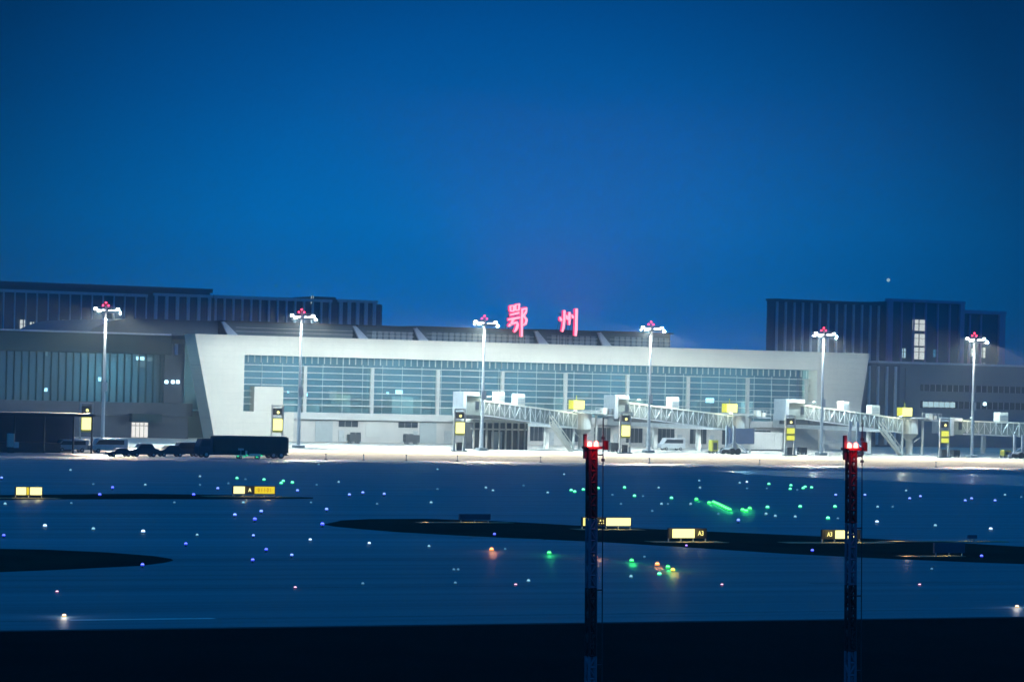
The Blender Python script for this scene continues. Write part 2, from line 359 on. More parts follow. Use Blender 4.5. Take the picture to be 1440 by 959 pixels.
for x0, x1, zt, st in ((220.5, 245.8, 24.0, 0), (246.2, 275.2, 24.1, 0), (275.8, 289.2, 24.1, 1), (289.8, 318, 24.3, 1), (318.6, 333.6, 24.5, 1), (334.2, 352, 24.6, 1)):
    if x0 > 240: monitor(x0, x1, zt, st)
# ------------------------------------------------------------------ roof sign (two characters)
def brush(mb, pts, m=0, y0=611.2, y1=611.75, grow=0.0):
    # pts: list of (x, z, half width); one tapered brush stroke
    L, Rr = [], []
    for i, (x, z, w) in enumerate(pts):
        a = Vector(pts[max(i - 1, 0)][:2]); b = Vector(pts[min(i + 1, len(pts) - 1)][:2]); d = (b - a).normalized()
        nx, nz = -d.y, d.x; w += grow
        L.append((x + nx * w, z + nz * w)); Rr.append((x - nx * w, z - nz * w))
    for i in range(len(pts) - 1):
        q = [L[i], L[i + 1], Rr[i + 1], Rr[i]]
        mb.prism(q, y0, y1, m)
def character(name, strokes, x0, z0, w, h, label):
    c = root(name, (x0 + w / 2, 611.5, 21.0), label, 'sign character', 'red characters on the terminal roof')
    a, b = MB(), MB()
    for st in strokes:
        pp = [(x0 + u * w, z0 + v * h, r * h * 1.3) for u, v, r in st]
        brush(a, pp, 0, 611.0, 611.25); brush(b, pp, 0, 611.26, 611.7, 0.16)
    b.build('housing', 'signrim', c); a.build('lit_face', 'signred', c)
    fr = MB()
    for u in (0.15, 0.5, 0.85):
        fr.tube((x0 + u * w, 612.2, 21.0), (x0 + u * w, 612.2, z0 + h * 0.8), 0.07); fr.tube((x0 + u * w, 612.2, z0 + h * 0.7), (x0 + u * w, 614.0, 24.0), 0.05)
    for v in (0.15, 0.5, 0.78): fr.tube((x0, 612.2, z0 + v * h), (x0 + w, 612.2, z0 + v * h), 0.06)
    fr.build('support_frame', 'dark', c)
    return c
E_ = [  # left half: two mouths, two bars, hook; right half: ear radical with a long stem
    [(0.10, 0.93, .022), (0.12, 0.76, .020)], [(0.10, 0.92, .018), (0.28, 0.94, .022), (0.27, 0.76, .020)], [(0.12, 0.77, .018), (0.27, 0.77, .018)],
    [(0.36, 0.97, .022), (0.37, 0.79, .020)], [(0.36, 0.96, .018), (0.55, 1.0, .024), (0.53, 0.80, .020)], [(0.37, 0.80, .018), (0.53, 0.81, .018)],
    [(0.10, 0.65, .020), (0.35, 0.69, .024), (0.56, 0.73, .026)], [(0.00, 0.50, .022), (0.30, 0.54, .028), (0.60, 0.58, .026)],
    [(0.28, 0.52, .026), (0.18, 0.40, .026), (0.22, 0.37, .022)], [(0.20, 0.38, .024), (0.46, 0.42, .028), (0.50, 0.36, .032), (0.42, 0.20, .030), (0.33, 0.12, .012)],
    [(0.02, 0.30, .012), (0.10, 0.34, .034), (0.16, 0.32, .014)],
    [(0.70, 0.86, .024), (0.70, 0.45, .026), (0.715, -0.02, .022)], [(0.70, 0.84, .020), (0.92, 0.87, .028), (0.90, 0.76, .026), (0.78, 0.64, .020)],
    [(0.78, 0.64, .020), (0.93, 0.52, .028), (0.90, 0.40, .030), (0.78, 0.34, .012)]]
Z_ = [
    [(0.00, 0.66, .014), (0.06, 0.56, .040), (0.09, 0.50, .016)], [(0.24, 0.92, .030), (0.25, 0.60, .030), (0.22, 0.30, .032), (0.15, 0.10, .022)],
    [(0.36, 0.74, .014), (0.42, 0.62, .040), (0.45, 0.56, .014)], [(0.53, 0.86, .032), (0.53, 0.60, .034), (0.54, 0.36, .018)],
    [(0.66, 0.76, .014), (0.72, 0.68, .036), (0.75, 0.62, .014)], [(0.92, 1.0, .036), (0.92, 0.60, .036), (0.92, 0.20, .038), (0.90, -0.04, .034)]]
a, b = P(714, 472, 611), P(743, 428, 611)
character('roof_sign_character', E_, a.x, a.z, b.x - a.x, b.z - a.z, 'glowing red left character on the terminal roof, two boxy halves and a long stem')
a, b = P(787, 470, 611), P(813, 434, 611)
character('roof_sign_character', Z_, a.x, a.z, b.x - a.x, b.z - a.z, 'glowing red right character on the terminal roof, of plain vertical strokes')

# ------------------------------------------------------------------ left glass wing
wing = root('glass_wing', (205, 625, 0), 'dim glass concourse wing with slim mullions left of the white terminal frame', 'building')
MB().box(140, 234.2, 612.0, 680, 17.0, 20.9).build('fascia', 'wingpanel', wing, bevel=0.1)
MB().box(140, 233.8, 611.6, 681, 20.92, 21.25).build('parapet', 'fin', wing)
g = MB(); g.poly([(140, 614, 7.1), (236.5, 614, 7.1), (236.5, 614, 17.0), (140, 614, 17.0)]); g.build('glass_wall', 'wingglass', wing)
mu = MB(); x = 141.0
while x < 233: mu.box(x - 0.09, x + 0.09, 613.5, 613.95, 7.2, 16.98); x += 1.55
mu.build('mullions', 'wingpanel', wing)
MB().box(140, 239.5, 613.4, 616, 4.5, 7.15).build('spandrel', 'slate', wing)
MB().box(140, 239.0, 614.2, 616, 0, 4.45).build('ground_floor_wall', 'slate', wing)
MB().box(140, 237, 628, 628.4, 0, 17).build('interior_wall', 'interior', wing)
MB().box(232.9, 236.9, 612.6, 613.3, 7.2, 16.98).build('end_panel', 'slate', wing)
rf = MB()
N = 10
pr_ = [(217.5 + 9.5 * k / N, 21.1 + 3.1 * math.sin(math.pi / 2 * k / N) ** .8) for k in range(N + 1)] + [(245.7, 24.25), (245.7, 21.05), (217.5, 21.05)]
rf.prism(pr_[::-1], 616, 664); rf.build('curved_roof', 'roofdark', wing)
for px, py, w, h, mm in ((64, 548, .7, .7, 'bulb'), (140, 533, .6, .8, 'bulb'), (132, 531, .5, .5, 'bulbsoft'), (163, 505, 1.3, .8, 'bulbsoft'), (175, 505, 1.3, .8, 'bulbsoft'), (197, 504, 1.7, .7, 'bulb'), (210, 505, 1.2, .8, 'bulbsoft'), (198, 512, 1.6, 1.2, 'bulbsoft'), (175, 537, .5, .7, 'bulbsoft'), (65, 497, .6, .9, 'bulbsoft')):
    p = P(px, py, 618); MB().box(p.x - w / 2, p.x + w / 2, 617.9, 618.1, p.z - h / 2, p.z + h / 2).build('hall_lamp', mm, wing)
for px in (234, 243, 250):
    p = P(px, 537, 612.4); MB().box(p.x - .3, p.x + .3, 612.35, 612.55, p.z - .3, p.z + .3).build('wall_lamp', 'bulb', wing)
lamp('hall_light', 'POINT', (226, 621, 14.0), 5200, (0.60, 0.95, 1.0), wing, 1.0)
lamp('hall_light', 'POINT', (209, 621, 12), 900, (0.65, 0.9, 1.0), wing, 1.0)
a, b = P(184, 617, 614), P(208, 594, 614)
d = MB().box(a.x, b.x, 614.0, 614.15, 0.1, 3.1).build('lit_entrance', 'winwarm', wing)
m = MB()
for k in range(5): x = a.x + (b.x - a.x) * k / 4; m.box(x - .06, x + .06, 613.9, 613.99, 0.1, 3.1)
m.box(a.x, b.x, 613.9, 613.98, 2.4, 2.55); m.build('frame', 'offwhite', d, origin=ORG[wing.name])
a, b = P(180, 594, 613.9), P(222, 583, 613.9)
MB().box(a.x, b.x, 611.5, 613.3, 3.3, 4.9).build('entrance_canopy', 'wingpanel', wing)

# ------------------------------------------------------------------ distant office blocks
def fins(parent, xs, y, z0, z1, w=0.5, mat='fin', name='fins', top=True):
    m = MB()
    for x in xs: m.box(x - w / 2, x + w / 2, y - 0.6, y - 0.02, z0, z1)
    if top: m.box(min(xs) - w, max(xs) + w, y - 0.65, y - 0.03, z1, z1 + 0.7)
    return m.build(name, mat, parent)
def frange(a, b, n): return [a + (b - a) * k / n for k in range(n + 1)]
def litwin(parent, px0, px1, y0, y1, t, mat='winlit', name='lit_window'):
    a, b = P(px0, y1, t), P(px1, y0, t)
    w = MB().box(a.x, b.x, t - 0.5, t - 0.35, a.z, b.z).build(name, mat, parent)
    m = MB(); x = (a.x + b.x) / 2; m.box(x - .12, x + .12, t - 0.6, t - 0.52, a.z, b.z); m.box(a.x, b.x, t - 0.62, t - 0.54, a.z + (b.z - a.z) * .6, a.z + (b.z - a.z) * .6 + .12)
    m.build('frame', 'slate', w, origin=ORG[parent.name])
b1 = root('office_block', (265, 755, 0), 'wide dark slatted office block at the far left, behind the glass wing', 'building', 'dark office blocks behind the terminal')
MB().box(180, 292.8, 740, 775, 0, 33.6).build('body', 'slate', b1)
fins(b1, frange(181, 276, 34), 740, 12, 32.0, 0.28); fins(b1, frange(278.5, 292.6, 5), 740, 12, 32.4, 0.75, name='wide_fins')
MB().box(180, 293.2, 739.2, 776, 33.62, 34.6).build('parapet', 'slate', b1)
for q in ((27, 36, 450, 466), (41, 47, 453, 466), (86, 94, 450, 466)): litwin(b1, *q, 740)
b2 = root('office_block', (318, 755, 0), 'lower dark slatted block with a rounded right corner, behind the left roof', 'building', 'dark office blocks behind the terminal')
MB().box(293.4, 338.5, 742, 775, 0, 33.2).build('body', 'slate', b2)
MB().tube((338.4, 747, 0), (338.4, 747, 32.4), 4.2, 4.2, 20).build('round_corner', 'slate', b2)
fins(b2, frange(295, 326, 13), 742, 12, 32.4, 0.5); fins(b2, frange(329, 338.3, 4), 742, 12, 32.6, 0.9, name='wide_fins')
MB().box(323.5, 329.5, 746, 760, 33.22, 33.9).build('plant_room', 'slate', b2)
litwin(b2, 436, 440, 416, 427, 742, 'bulbsoft')
b3 = root('office_block', (474, 755, 0), 'dark block with evenly spaced pale fins, behind the right end of the white frame', 'building', 'dark office blocks behind the terminal')
MB().box(456.6, 491.0, 740, 744, 0, 37.2).build('body', 'slate', b3)
fins(b3, frange(457.2, 490.0, 12), 740, 10, 37.0, 0.55, top=False)
MB().box(456.4, 491.2, 739.3, 744.4, 37.22, 37.8).build('parapet', 'slate', b3)
b4 = root('office_block', (504, 755, 0), 'mauve framed dark block with a column of three lit windows', 'building', 'dark office blocks behind the terminal')
MB().box(491.4, 516.8, 738, 760, 0, 38.2).build('body', 'slate', b4)
m = MB(); m.box(491.4, 493.0, 737, 737.9, 10, 38.2); m.box(515.4, 516.8, 737, 737.9, 10, 38.2); m.box(491.2, 517, 736.9, 738.5, 38.22, 39.0); m.build('frame', 'finp', b4)
fins(b4, frange(496.2, 512.2, 4), 738, 10, 38.0, 0.5, 'finp', top=False)
for q in ((1282, 1299, 450, 465), (1282, 1299, 470, 486), (1282, 1299, 489, 505)): litwin(b4, *q, 738)
litwin(b4, 1265, 1272, 490, 503, 738, 'wincool'); litwin(b4, 1311, 1318, 492, 502, 738, 'Lf')
b5 = root('office_block', (525, 755, 0), 'lower dark block at the far right with small lit windows beside the lamp mast', 'building', 'dark office blocks behind the terminal')
MB().box(517.4, 533.6, 742, 780, 0, 35.8).build('body', 'slate', b5)
m = MB(); m.box(531.6, 533.6, 741, 741.9, 10, 35.8); m.box(517.4, 533.8, 740.9, 742.5, 35.82, 36.8); m.build('frame', 'finp', b5)
fins(b5, [521.8, 525.6], 742, 10, 35.6, 0.6, 'finp', top=False)
MB().box(517.3, 524, 750, 770, 36.85, 39).build('plant_room', 'slate', b5)
for q in ((1376, 1384, 474, 483), (1376, 1384, 489, 503), (1364, 1369, 490, 501), (1376, 1384, 510, 513)): litwin(b5, *q, 742)
an = root('annex_building', (470, 670, 0), 'low pale grey annex with dark window bands at the right edge', 'building')
MB().box(430.6, 520, 650, 720, 0, 20.1).build('body', 'annex', an, bevel=0.1)
MB().box(438.6, 520, 649.7, 649.95, 0, 19.0).build('front_panel', 'annex', an)
MB().box(430.2, 520.5, 649.3, 720.5, 20.12, 20.6).build('parapet', 'fin', an)
for z0, z1 in ((13.6, 15.2), (9.5, 11.2)):
    m = MB(); m.box(443.0, 520, 649.45, 649.65, z0, z1); w = m.build('window_band', 'darkglass', an)
    x = 443.8
    while x < 480: MB().box(x - .06, x + .06, 649.3, 649.42, z0, z1).build('mullion', 'grey', w, origin=ORG[an.name]); x += 1.7
a, b = P(1297, 573, 649.4), P(1345, 563, 649.4)
m = MB(); k = a.x
while k < b.x - .8: m.box(k, k + 1.45, 649.2, 649.28, 9.7, 11.0); k += 1.6
m.build('lit_window', 'wincool', an)
p = P(1384, 568, 649.4); MB().box(p.x - .4, p.x + .4, 649.2, 649.28, p.z - .35, p.z + .35).build('lamp', 'bulb', an)
MB().box(452.0, 520, 648.0, 649.6, 5.0, 8.2).build('lower_ledge', 'annex', an)
# the dark wall strip between frame and annex
bl = root('link_block', (418, 660, 0), 'dark finned link block between the white frame and the grey annex', 'building')
MB().box(392.5, 430.4, 640, 700, 0, 19.6).build('body', 'slate', bl)
fins(bl, frange(394, 429, 14), 640, 0.5, 19.2, 0.5, top=False)

# ------------------------------------------------------------------ floodlight masts
MT = 542.0; MH = 24.55
def make_mast(x):
    r = root('light_mast', (x, MT, 0), cat='light mast', group='floodlight masts along the apron')
    MB().tube((x, MT, 0.5), (x, MT, MH), 0.34, 0.20, 12).build('pole', 'carwhite', r)
    MB().box(x - .9, x + .9, MT - .9, MT + .9, 0, 0.5).build('plinth', 'grey', r, bevel=0.06)
    MB().box(x - .45, x + .45, MT - .55, MT - .2, 9.6, 11.2).build('control_box', 'galv', r)
    h = MB(); h.box(x - 2.4, x + 2.4, MT - .1, MT + .1, MH - .05, MH + .1); h.box(x - .12, x + .12, MT - 1.2, MT + 1.2, MH - .05, MH + .1)
    h.tube((x, MT, MH), (x, MT, MH + .8), .06); h.build('head_frame', 'galv', r)
    for k, dx in enumerate((-2.1, -1.4, -0.7, 0.7, 1.4, 2.1)):
        f = MB(); z = MH - .1 if abs(dx) > 1.5 else MH - .45
        f.hexa([(x + dx - .3, MT - .45, z - .35), (x + dx + .3, MT - .45, z - .35), (x + dx + .3, MT + .3, z - .5), (x + dx - .3, MT + .3, z - .5),
                (x + dx - .3, MT - .5, z + .05), (x + dx + .3, MT - .5, z + .05), (x + dx + .3, MT + .25, z), (x + dx - .3, MT + .25, z)])
        fl = f.build('floodlight', 'galv', r)
        MB().box(x + dx - .27, x + dx + .27, MT - .56, MT - .51, z - .38, z).build('lens', 'lampwhite', fl, origin=ORG[r.name])
    for dx in (-.55, 0, .5):
        z = MH + (.75 if dx == 0 else .25)
        MB().tube((x + dx, MT, z), (x + dx, MT, z + .25), .16, .16, 10).build('obstruction_light', 'beacon', r)
    # visors added to shape the light: a plate over each bank of lamps whose lip stops the light above the roof line / beyond the apron
    zl = MH - .75
    MB().box(x - 1.6, x + 1.6, MT + .35, MT + 1.75, zl + .05, zl + .11).box(x - 1.6, x + 1.6, MT + 1.70, MT + 1.75, zl - .035, zl + .05).build('added_visor', 'galv', r)
    MB().box(x - 1.6, x + 1.6, MT - 1.9, MT - .45, zl + .10, zl + .16).box(x - 1.6, x + 1.6, MT - 1.9, MT - 1.85, zl - .275, zl + .10).box(x - 2.3, x - 1.6, MT - 1.6, MT - .8, zl + .1, zl + .15).box(x + 1.6, x + 2.3, MT - 1.6, MT - .8, zl + .1, zl + .15).box(x - 2.34, x - 2.3, MT - 1.6, MT - .8, zl - .42, zl + .15).box(x + 2.3, x + 2.34, MT - 1.6, MT - .8, zl - .42, zl + .15).build('added_visor', 'galv', r)
    for q in (-.62, .62): lamp('flood_apron', 'SPOT', (x + q * .8, MT - .85, zl), FA, (1.0, 0.88, 0.64), r, .04, (q, -.90, -.32), 92, 1.0)
    lamp('flood_facade', 'SPOT', (x, MT + .7, zl), FB, (0.80, 0.96, 1.0), r, .07, (0, .90, -.35), 130, .4)
    for dx in (-1, 1):
        lamp('flood_side', 'SPOT', (x + dx * 1.0, MT - 1.2, zl), FC, (0.58, 0.88, 1.0), r, .06, (dx * .80, 0, -.58), 82, .5)
        lamp('flood_down', 'SPOT', (x + dx * 1.9, MT - .7, zl), FD, (0.84, 0.96, 1.0), r, .12, (-dx * .2, .1, -1), 100, .6)
    lamp('obstruction_glow', 'POINT', (x, MT, MH + 1.4), 90, (1, .02, .08), r, .15)
    return r
FA, FB, FC, FD = 160000.0, 88000.0, 44000.0, 12000.0
xs = [P(px, py, MT).x for px, py in ((147, 500), (422.5, 500), (680, 500), (914.5, 500), (1157.5, 500), (1369.5, 500))]
labs = ['floodlight mast farthest left, in front of the glass wing', 'floodlight mast in front of the left part of the white frame', 'floodlight mast left of the red roof characters, beside the first jet bridge',
        'floodlight mast right of the red roof characters, at the second jet bridge', 'floodlight mast at the right end of the white frame', 'floodlight mast farthest right, in front of the grey annex']
m0 = make_mast(xs[0])
for i, x in enumerate(xs):
    r = m0 if i == 0 else copy_tree(m0)
    r.location = (x, MT, 0); r['label'] = labs[i]
    if i == 5: last = r
    if i == 1:                                     # the second mast's facade lamp is turned away from the wing
        for c in kids(r):
            if c.name.startswith('flood_facade'):
                c.data = c.data.copy(); c.data.spot_size = R(104); c.data.energy *= 1.15
                c.rotation_euler = Vector((.74, .66, -.32)).to_track_quat('-Z', 'Y').to_euler()
for c in [c for c in kids(m0) + kids(last) if          # the two end masts only light the apron
           c.name.startswith('flood_facade')]: bpy.data.objects.remove(c)

# ------------------------------------------------------------------ docking guidance displays
def make_vdgs():
    x, y = 0.0, 0.0
    r = root('docking_display', (0, 0, 0), cat='docking display', group='yellow docking displays on twin posts')
    m = MB()
    for dx in (-1.05, 1.05): m.box(x + dx - .14, x + dx + .14, -.14, .14, 0, 7.9)
    m.box(-.9, .9, -.13, .13, 7.62, 7.9); m.box(-.9, .9, -.1, .1, 5.62, 5.72); m.build('frame', 'offwhite', r)
    MB().box(-.75, .75, -.3, .3, 6.1, 7.3).build('display_unit', 'dark', r, bevel=.04)
    MB().tube((0, -.38, 6.55), (0, -.31, 6.55), .25, .25, 12).build('lamp', 'boxyellow', r)
    MB().box(-.95, .95, -.25, .25, 2.95, 5.5).build('housing', 'yellowbox', r, bevel=.05)
    MB().box(-.88, .88, -.32, -.26, 3.35, 5.35).build('lit_panel', 'boxyellow', r)
    MB().box(-1.4, 1.4, -.5, .5, 0, .25).build('footing', 'grey', r)
    MB().box(-.5, .5, -.3, .3, .26, 1.7).build('control_cabinet', 'dark', r, bevel=.04)
    return r
v0 = make_vdgs(); VT = 531.0
vl = ['yellow docking display at the far left, beside the dark canopy', 'yellow docking display in front of the plain white left end of the frame', 'yellow docking display left of the first jet bridge, beside a floodlight mast',
      'yellow docking display between the left striped pole and the second jet bridge', 'two-banded yellow docking display just left of the third jet bridge cab', 'two-banded yellow docking display in front of the rightmost jet bridge']
for i, px in enumerate((121, 389.5, 646, 879, 1111, 1328)):
    r = v0 if i == 0 else copy_tree(v0)
    t = 505 if i == 0 else VT
    r.location = (P(px, 600, t).x, t, 0); r['label'] = vl[i]
    if i >= 4:
        for c in kids(r):
            if c.name.startswith('lit_panel'):
                bpy.data.objects.remove(c)
        ORG[r.name] = Vector((0, 0, 0))
        MB().box(-.88, .88, -.32, -.26, 4.35, 5.4).build('lit_panel', 'boxlime', r)
        MB().box(-.88, .88, -.32, -.26, 3.1, 3.95).build('lit_panel', 'boxlime', r)

# ------------------------------------------------------------------ jet bridges
BT = 549.0
def truss(mb, x0, z0, x1, z1, y, h, n):
    for k in range(n + 1):
        u = k / n; x = x0 + (x1 - x0) * u; z = z0 + (z1 - z0) * u
        mb.box(x - .06, x + .06, y - .06, y + .06, z - h, z)
        if k < n:
            u2 = (k + 1) / n; xb = x0 + (x1 - x0) * u2; zb = z0 + (z1 - z0) * u2
            if k % 2: mb.bar((x, y, z - h), (xb, y, zb), .07)
            else: mb.bar((x, y, z), (xb, y, zb - h), .07)
def beam(mb, x0, z0, x1, z1, y0, y1, h, m=0):
    mb.hexa([(x0, y0, z0 - h), (x1, y0, z1 - h), (x1, y1, z1 - h), (x0, y1, z0 - h), (x0, y0, z0), (x1, y0, z1), (x1, y1, z1), (x0, y1, z0)], m)
def stairs(parent, x0, z0, x1, y0, y1):
    m = MB(); n = 14
    for k in range(n):
        u = k / n; x = x0 + (x1 - x0) * u; z = z0 * (1 - u); m.box(x, x + (x1 - x0) / n, y0 + .1, y1 - .1, z - .08, z)
    for y in (y0, y1):
        beam(m, x0, z0 + .1, x1, .3, y - .06, y + .06, .62)
        beam(m, x0, z0 + 1.3, x1, 1.35, y - .05, y + .05, .30)
        for k in range(6):
            u = k / 5; x = x0 + (x1 - x0) * u; z = z0 * (1 - u); m.box(x - .04, x + .04, y - .03, y + .03, z, z + 1.25)
    return m.build('service_stairs', 'white', parent)
def bogie(parent, x, y, ztop, drop=True):
    m = MB(); m.box(x - .25, x + .25, y - 1.6, y - 1.2, 1.2, ztop); m.box(x - .25, x + .25, y + 1.2, y + 1.6, 1.2, ztop); m.box(x - .5, x + .5, y - 1.9, y + 1.9, .9, 1.3)
    m.bar((x - 3.2, y - 1.4, .6), (x - .2, y - 1.4, 2.4), .16); m.bar((x + 3.0, y - 1.4, .6), (x + .2, y - 1.4, 2.4), .16)
    m.box(x - 3.5, x - 2.9, y - 1.7, y - 1.1, .25, .7)
    ob = m.build('wheel_bogie', 'galv', parent)
    for dx in (-.62, .62):
        for dy in (-1.75, 1.75):
            MB().tube((x + dx, y + dy - .25, .62), (x + dx, y + dy + .25, .62), .62, .62, 18).build('wheel', 'black', ob, origin=ORG[parent.name])
    return ob
def jet_bridge(label, xc, x0, z0, x1, z1, xw, xr, wheel_t=536.0, ac=(), tower=True, stair=None, skirt=False, cabz=11.0, link=True):
    """cab front at xc, tunnel roof from (x0,z0) to (x1,z1), wheels at xw, rotunda at xr"""
    r = root('jet_bridge', (xr, BT, 0), label, 'jet bridge', 'jet bridges in front of the terminal')
    h = 2.9; yf, yb = BT - 1.7, BT + 1.7; xm = x0 + (x1 - x0) * .52; zm = z0 + (z1 - z0) * .52
    m = MB(); beam(m, x0, z0 - .28, xm, zm - .28, yf + .25, yb - .25, h - .5); m.build('inner_tunnel', 'tunnelside', r)
    m = MB(); beam(m, xm, zm - .24, x1, z1 - .24, yf, yb, h - .3); m.build('outer_tunnel', 'tunnelside', r)
    m = MB(); beam(m, x0, z0, xm, zm, yf + .1, yb - .1, .24); beam(m, xm - .3, zm + .06, x1, z1 + .06, yf - .14, yb + .14, .26); m.build('tunnel_roof', 'white', r)
    m = MB(); truss(m, x0, z0 - .25, xm, zm - .25, yf + .12, h - .45, 10); truss(m, xm, zm - .2, x1, z1 - .2, yf - .1, h - .3, 10)
    beam(m, x0, z0 - h + .1, xm, zm - h + .1, yf + .02, yf + .2, .2); beam(m, xm, zm - h + .1, x1, z1 - h + .1, yf - .18, yf + .0, .24); m.build('lattice_truss', 'galv', r)
    # cab with its white folding hood
    cb = MB(); cb.prism([(xc + .9, z0 - h - .1), (x0 + .1, z0 - h - .1), (x0 + .1, z0 + .1), (xc + 1.6, z0 + .5), (xc + .9, z0 + .4)][::-1], BT - 2.0, BT + 2.0); cb.build('cab', 'tunnelside', r)
    hd = MB(); hd.box(xc, xc + .75, BT - 2.4, BT + 2.2, z0 - h - .4, cabz); hd.box(xc + .76, x0 - .3, BT - 2.4, BT + 2.2, cabz - .75, cabz); hd.build('hood', 'galv', r, bevel=.08)
    MB().box(x0 - 1.0, x0 - .2, BT - 2.1, BT - 2.02, z0 - 2.0, z0 - .4).build('cab_window', 'darkglass', r)
    if xw is not None: bogie(r, xw, wheel_t + 1.5, z0 + (z1 - z0) * ((xw - x0) / (x1 - x0)) - h + .4)
    for x, w, hh in ac:
        u = (x - x0) / (x1 - x0); z = z0 + (z1 - z0) * u
        a_ = MB().box(x - w / 2, x + w / 2, BT - 1.2, BT + 1.0, z + .02, z + hh).build('roof_unit', 'white', r, bevel=.05)
        v = MB()
        for q in range(4): v.box(x - w / 2 + .1, x + w / 2 - .1, BT - 1.26, BT - 1.21, z + .3 + q * .32, z + .48 + q * .32)
        v.build('grille', 'grey', a_, origin=ORG[r.name])
    if xr is not None and tower:
        m = MB(); m.tube((xr, BT, z1 - 3.1), (xr, BT, z1 - .1), 1.75, 1.75, 20); m.build('rotunda', 'offwhite', r)
        m = MB(); m.tube((xr, BT, .3), (xr, BT, z1 - 3.1), .75, .75, 16); m.tube((xr, BT, z1 - 4.2), (xr, BT, z1 - 3.1), .75, 1.9, 16)
        for q in (-1, 1): m.box(xr + q * 2.5 - .18, xr + q * 2.5 + .18, BT - 1.3, BT - .95, .1, z1 - .4); m.bar((xr + q * 2.4, BT - 1.1, z1 - 3.6), (xr + q * .8, BT - .6, z1 - 4.8), .16)
        m.build('column', 'offwhite', r)
        MB().box(xr - 1.6, xr + 1.6, BT - 1.6, BT + 1.6, 0, .3).build('footing', 'grey', r)
        m = MB(); m.box(xr - 2.3, xr + 3.6, BT - 2.1, BT + 2.1, z1 + .06, z1 + .22); m.build('rotunda_roof', 'offwhite', r)
        m = MB()
        for q in range(7):
            x = xr + 1.8 + q * .8; m.box(x - .04, x + .04, BT - 2.0, BT - 1.92, z1 + .2, z1 + 1.2)
        m.box(xr + 1.8, xr + 6.6, BT - 2.0, BT - 1.93, z1 + 1.1, z1 + 1.2); m.box(xr + 3.7, xr + 6.8, BT - 2, BT + 2, z1 - .4, z1 - .2); m.build('roof_rail', 'galv', r)
        m = MB(); m.box(xr + 3.8, xr + 4.9, BT - 1.3, BT - .2, z1 - .1, z1 + 1.1); m.box(xr + 5.2, xr + 5.9, BT - 1.3, BT - .4, z1 - .1, z1 + .7); m.build('floodlight_cluster', 'white', r)
    for q, (lx, lz) in enumerate(((x0 + 1.2, z0 + .6), (x1 - 1.5, z1 + .5))):  # lamps on arms, added to brighten the bridge front
        a_ = MB(); a_.bar((lx, yf - .1, lz - .5), (lx, yf - 1.6, lz), .07); a_.box(lx - .3, lx + .3, yf - 1.9, yf - 1.5, lz - .04, lz + .14); fx = a_.build('fill_lamp', 'galv', r)
        MB().box(lx - .24, lx + .24, yf - 1.86, yf - 1.54, lz - .09, lz - .045).build('lens', 'bulb', fx, origin=ORG[r.name])
        lamp('fill_light', 'POINT', (lx, yf - 2.6, lz - .5), 420, (0.95, 1.0, .72), r, .2)
    if stair: stairs(r, *stair)
    if skirt: MB().box(xr - 3.2, xr + 2.6, BT - 2.7, BT - 2.0, 1.9, 5.0).build('hanging_cover', 'navy', r, bevel=.05)
    if xr is not None and link:
        m = MB(); m.box(xr - 1.5, xr + 1.5, BT + 1.9, 599.8, z1 - 3.0, z1); m.build('link_walkway', 'grey', r)
        m = MB()
        m.box(xr - 1.56, xr - 1.51, BT + 3, 597, z1 - 2.1, z1 - .6); m.build('link_window', 'darkglass', r)
        for y in (564, 582): MB().box(xr - .4, xr + .4, y - .4, y + .4, 0, z1 - 3.0).build('link_column', 'offwhite', r)
    return r
def sx(px, t=BT, py=580): return P(px, py, t).x
bA = jet_bridge('jet bridge farthest left, its white stairs beside the left striped pole', sx(643), sx(668), 9.6, sx(806), 7.35, None, sx(819), ac=((sx(700), 1.6, 2.0), (sx(728), 1.8, 2.2)), stair=(sx(759), 5.6, sx(789), BT - 5.2, BT - 4.0))
bB = jet_bridge('jet bridge in the middle with a navy cover hanging under its rotunda', sx(856), sx(878), 9.7, sx(1024), 7.5, sx(986), sx(1036), ac=((sx(945), 1.7, 2.2),), skirt=True)
bC = jet_bridge('jet bridge behind the right striped pole, with white stairs and round pale rotunda', sx(1096), sx(1124), 10.0, sx(1262), 7.6, sx(1157), sx(1279), ac=((sx(1185), 1.5, 1.9), (sx(1227), 1.9, 2.0)), stair=(sx(1221), 5.6, sx(1251), BT - 5.2, BT - 4.0))
bD = jet_bridge('jet bridge farthest right, running out of the picture before the grey annex', sx(1328), sx(1346), 7.5, sx(1500), 7.0, sx(1387), sx(1512), ac=((sx(1407), 2.2, 2.0), (sx(1455), 2, 1.8)), cabz=8.0)
for px, label in ((806, 'yellow stand number cube left of the left striped pole'), (1021, 'yellow stand number cube between the two striped poles'), (1267, 'yellow stand number cube right of the right striped pole')):
    x = sx(px); z1 = 8.05
    c = root('stand_number_cube', (x, BT - 1.4, z1 - .35), label, 'stand sign', 'lit yellow cubes on the jet bridge roofs')
    MB().box(x - 1.25, x + 1.25, BT - 2.2, BT - .3, z1 + .05, z1 + 1.8).build('housing', 'boxlime', c, bevel=.05)
    MB().box(x - 1.18, x + 1.18, BT - 2.28, BT - 2.21, z1 + .1, z1 + 1.74).build('lit_panel', 'boxyellow', c)
    MB().box(x - .15, x + .15, BT - 1.4, BT - 1.1, z1 - .75, z1 + .05).build('bracket', 'galv', c)
    MB().tube((x, BT - 1.2, z1 + 1.8), (x, BT - 1.2, z1 + 2.8), .09).build('aerial', 'yellowbox', c)
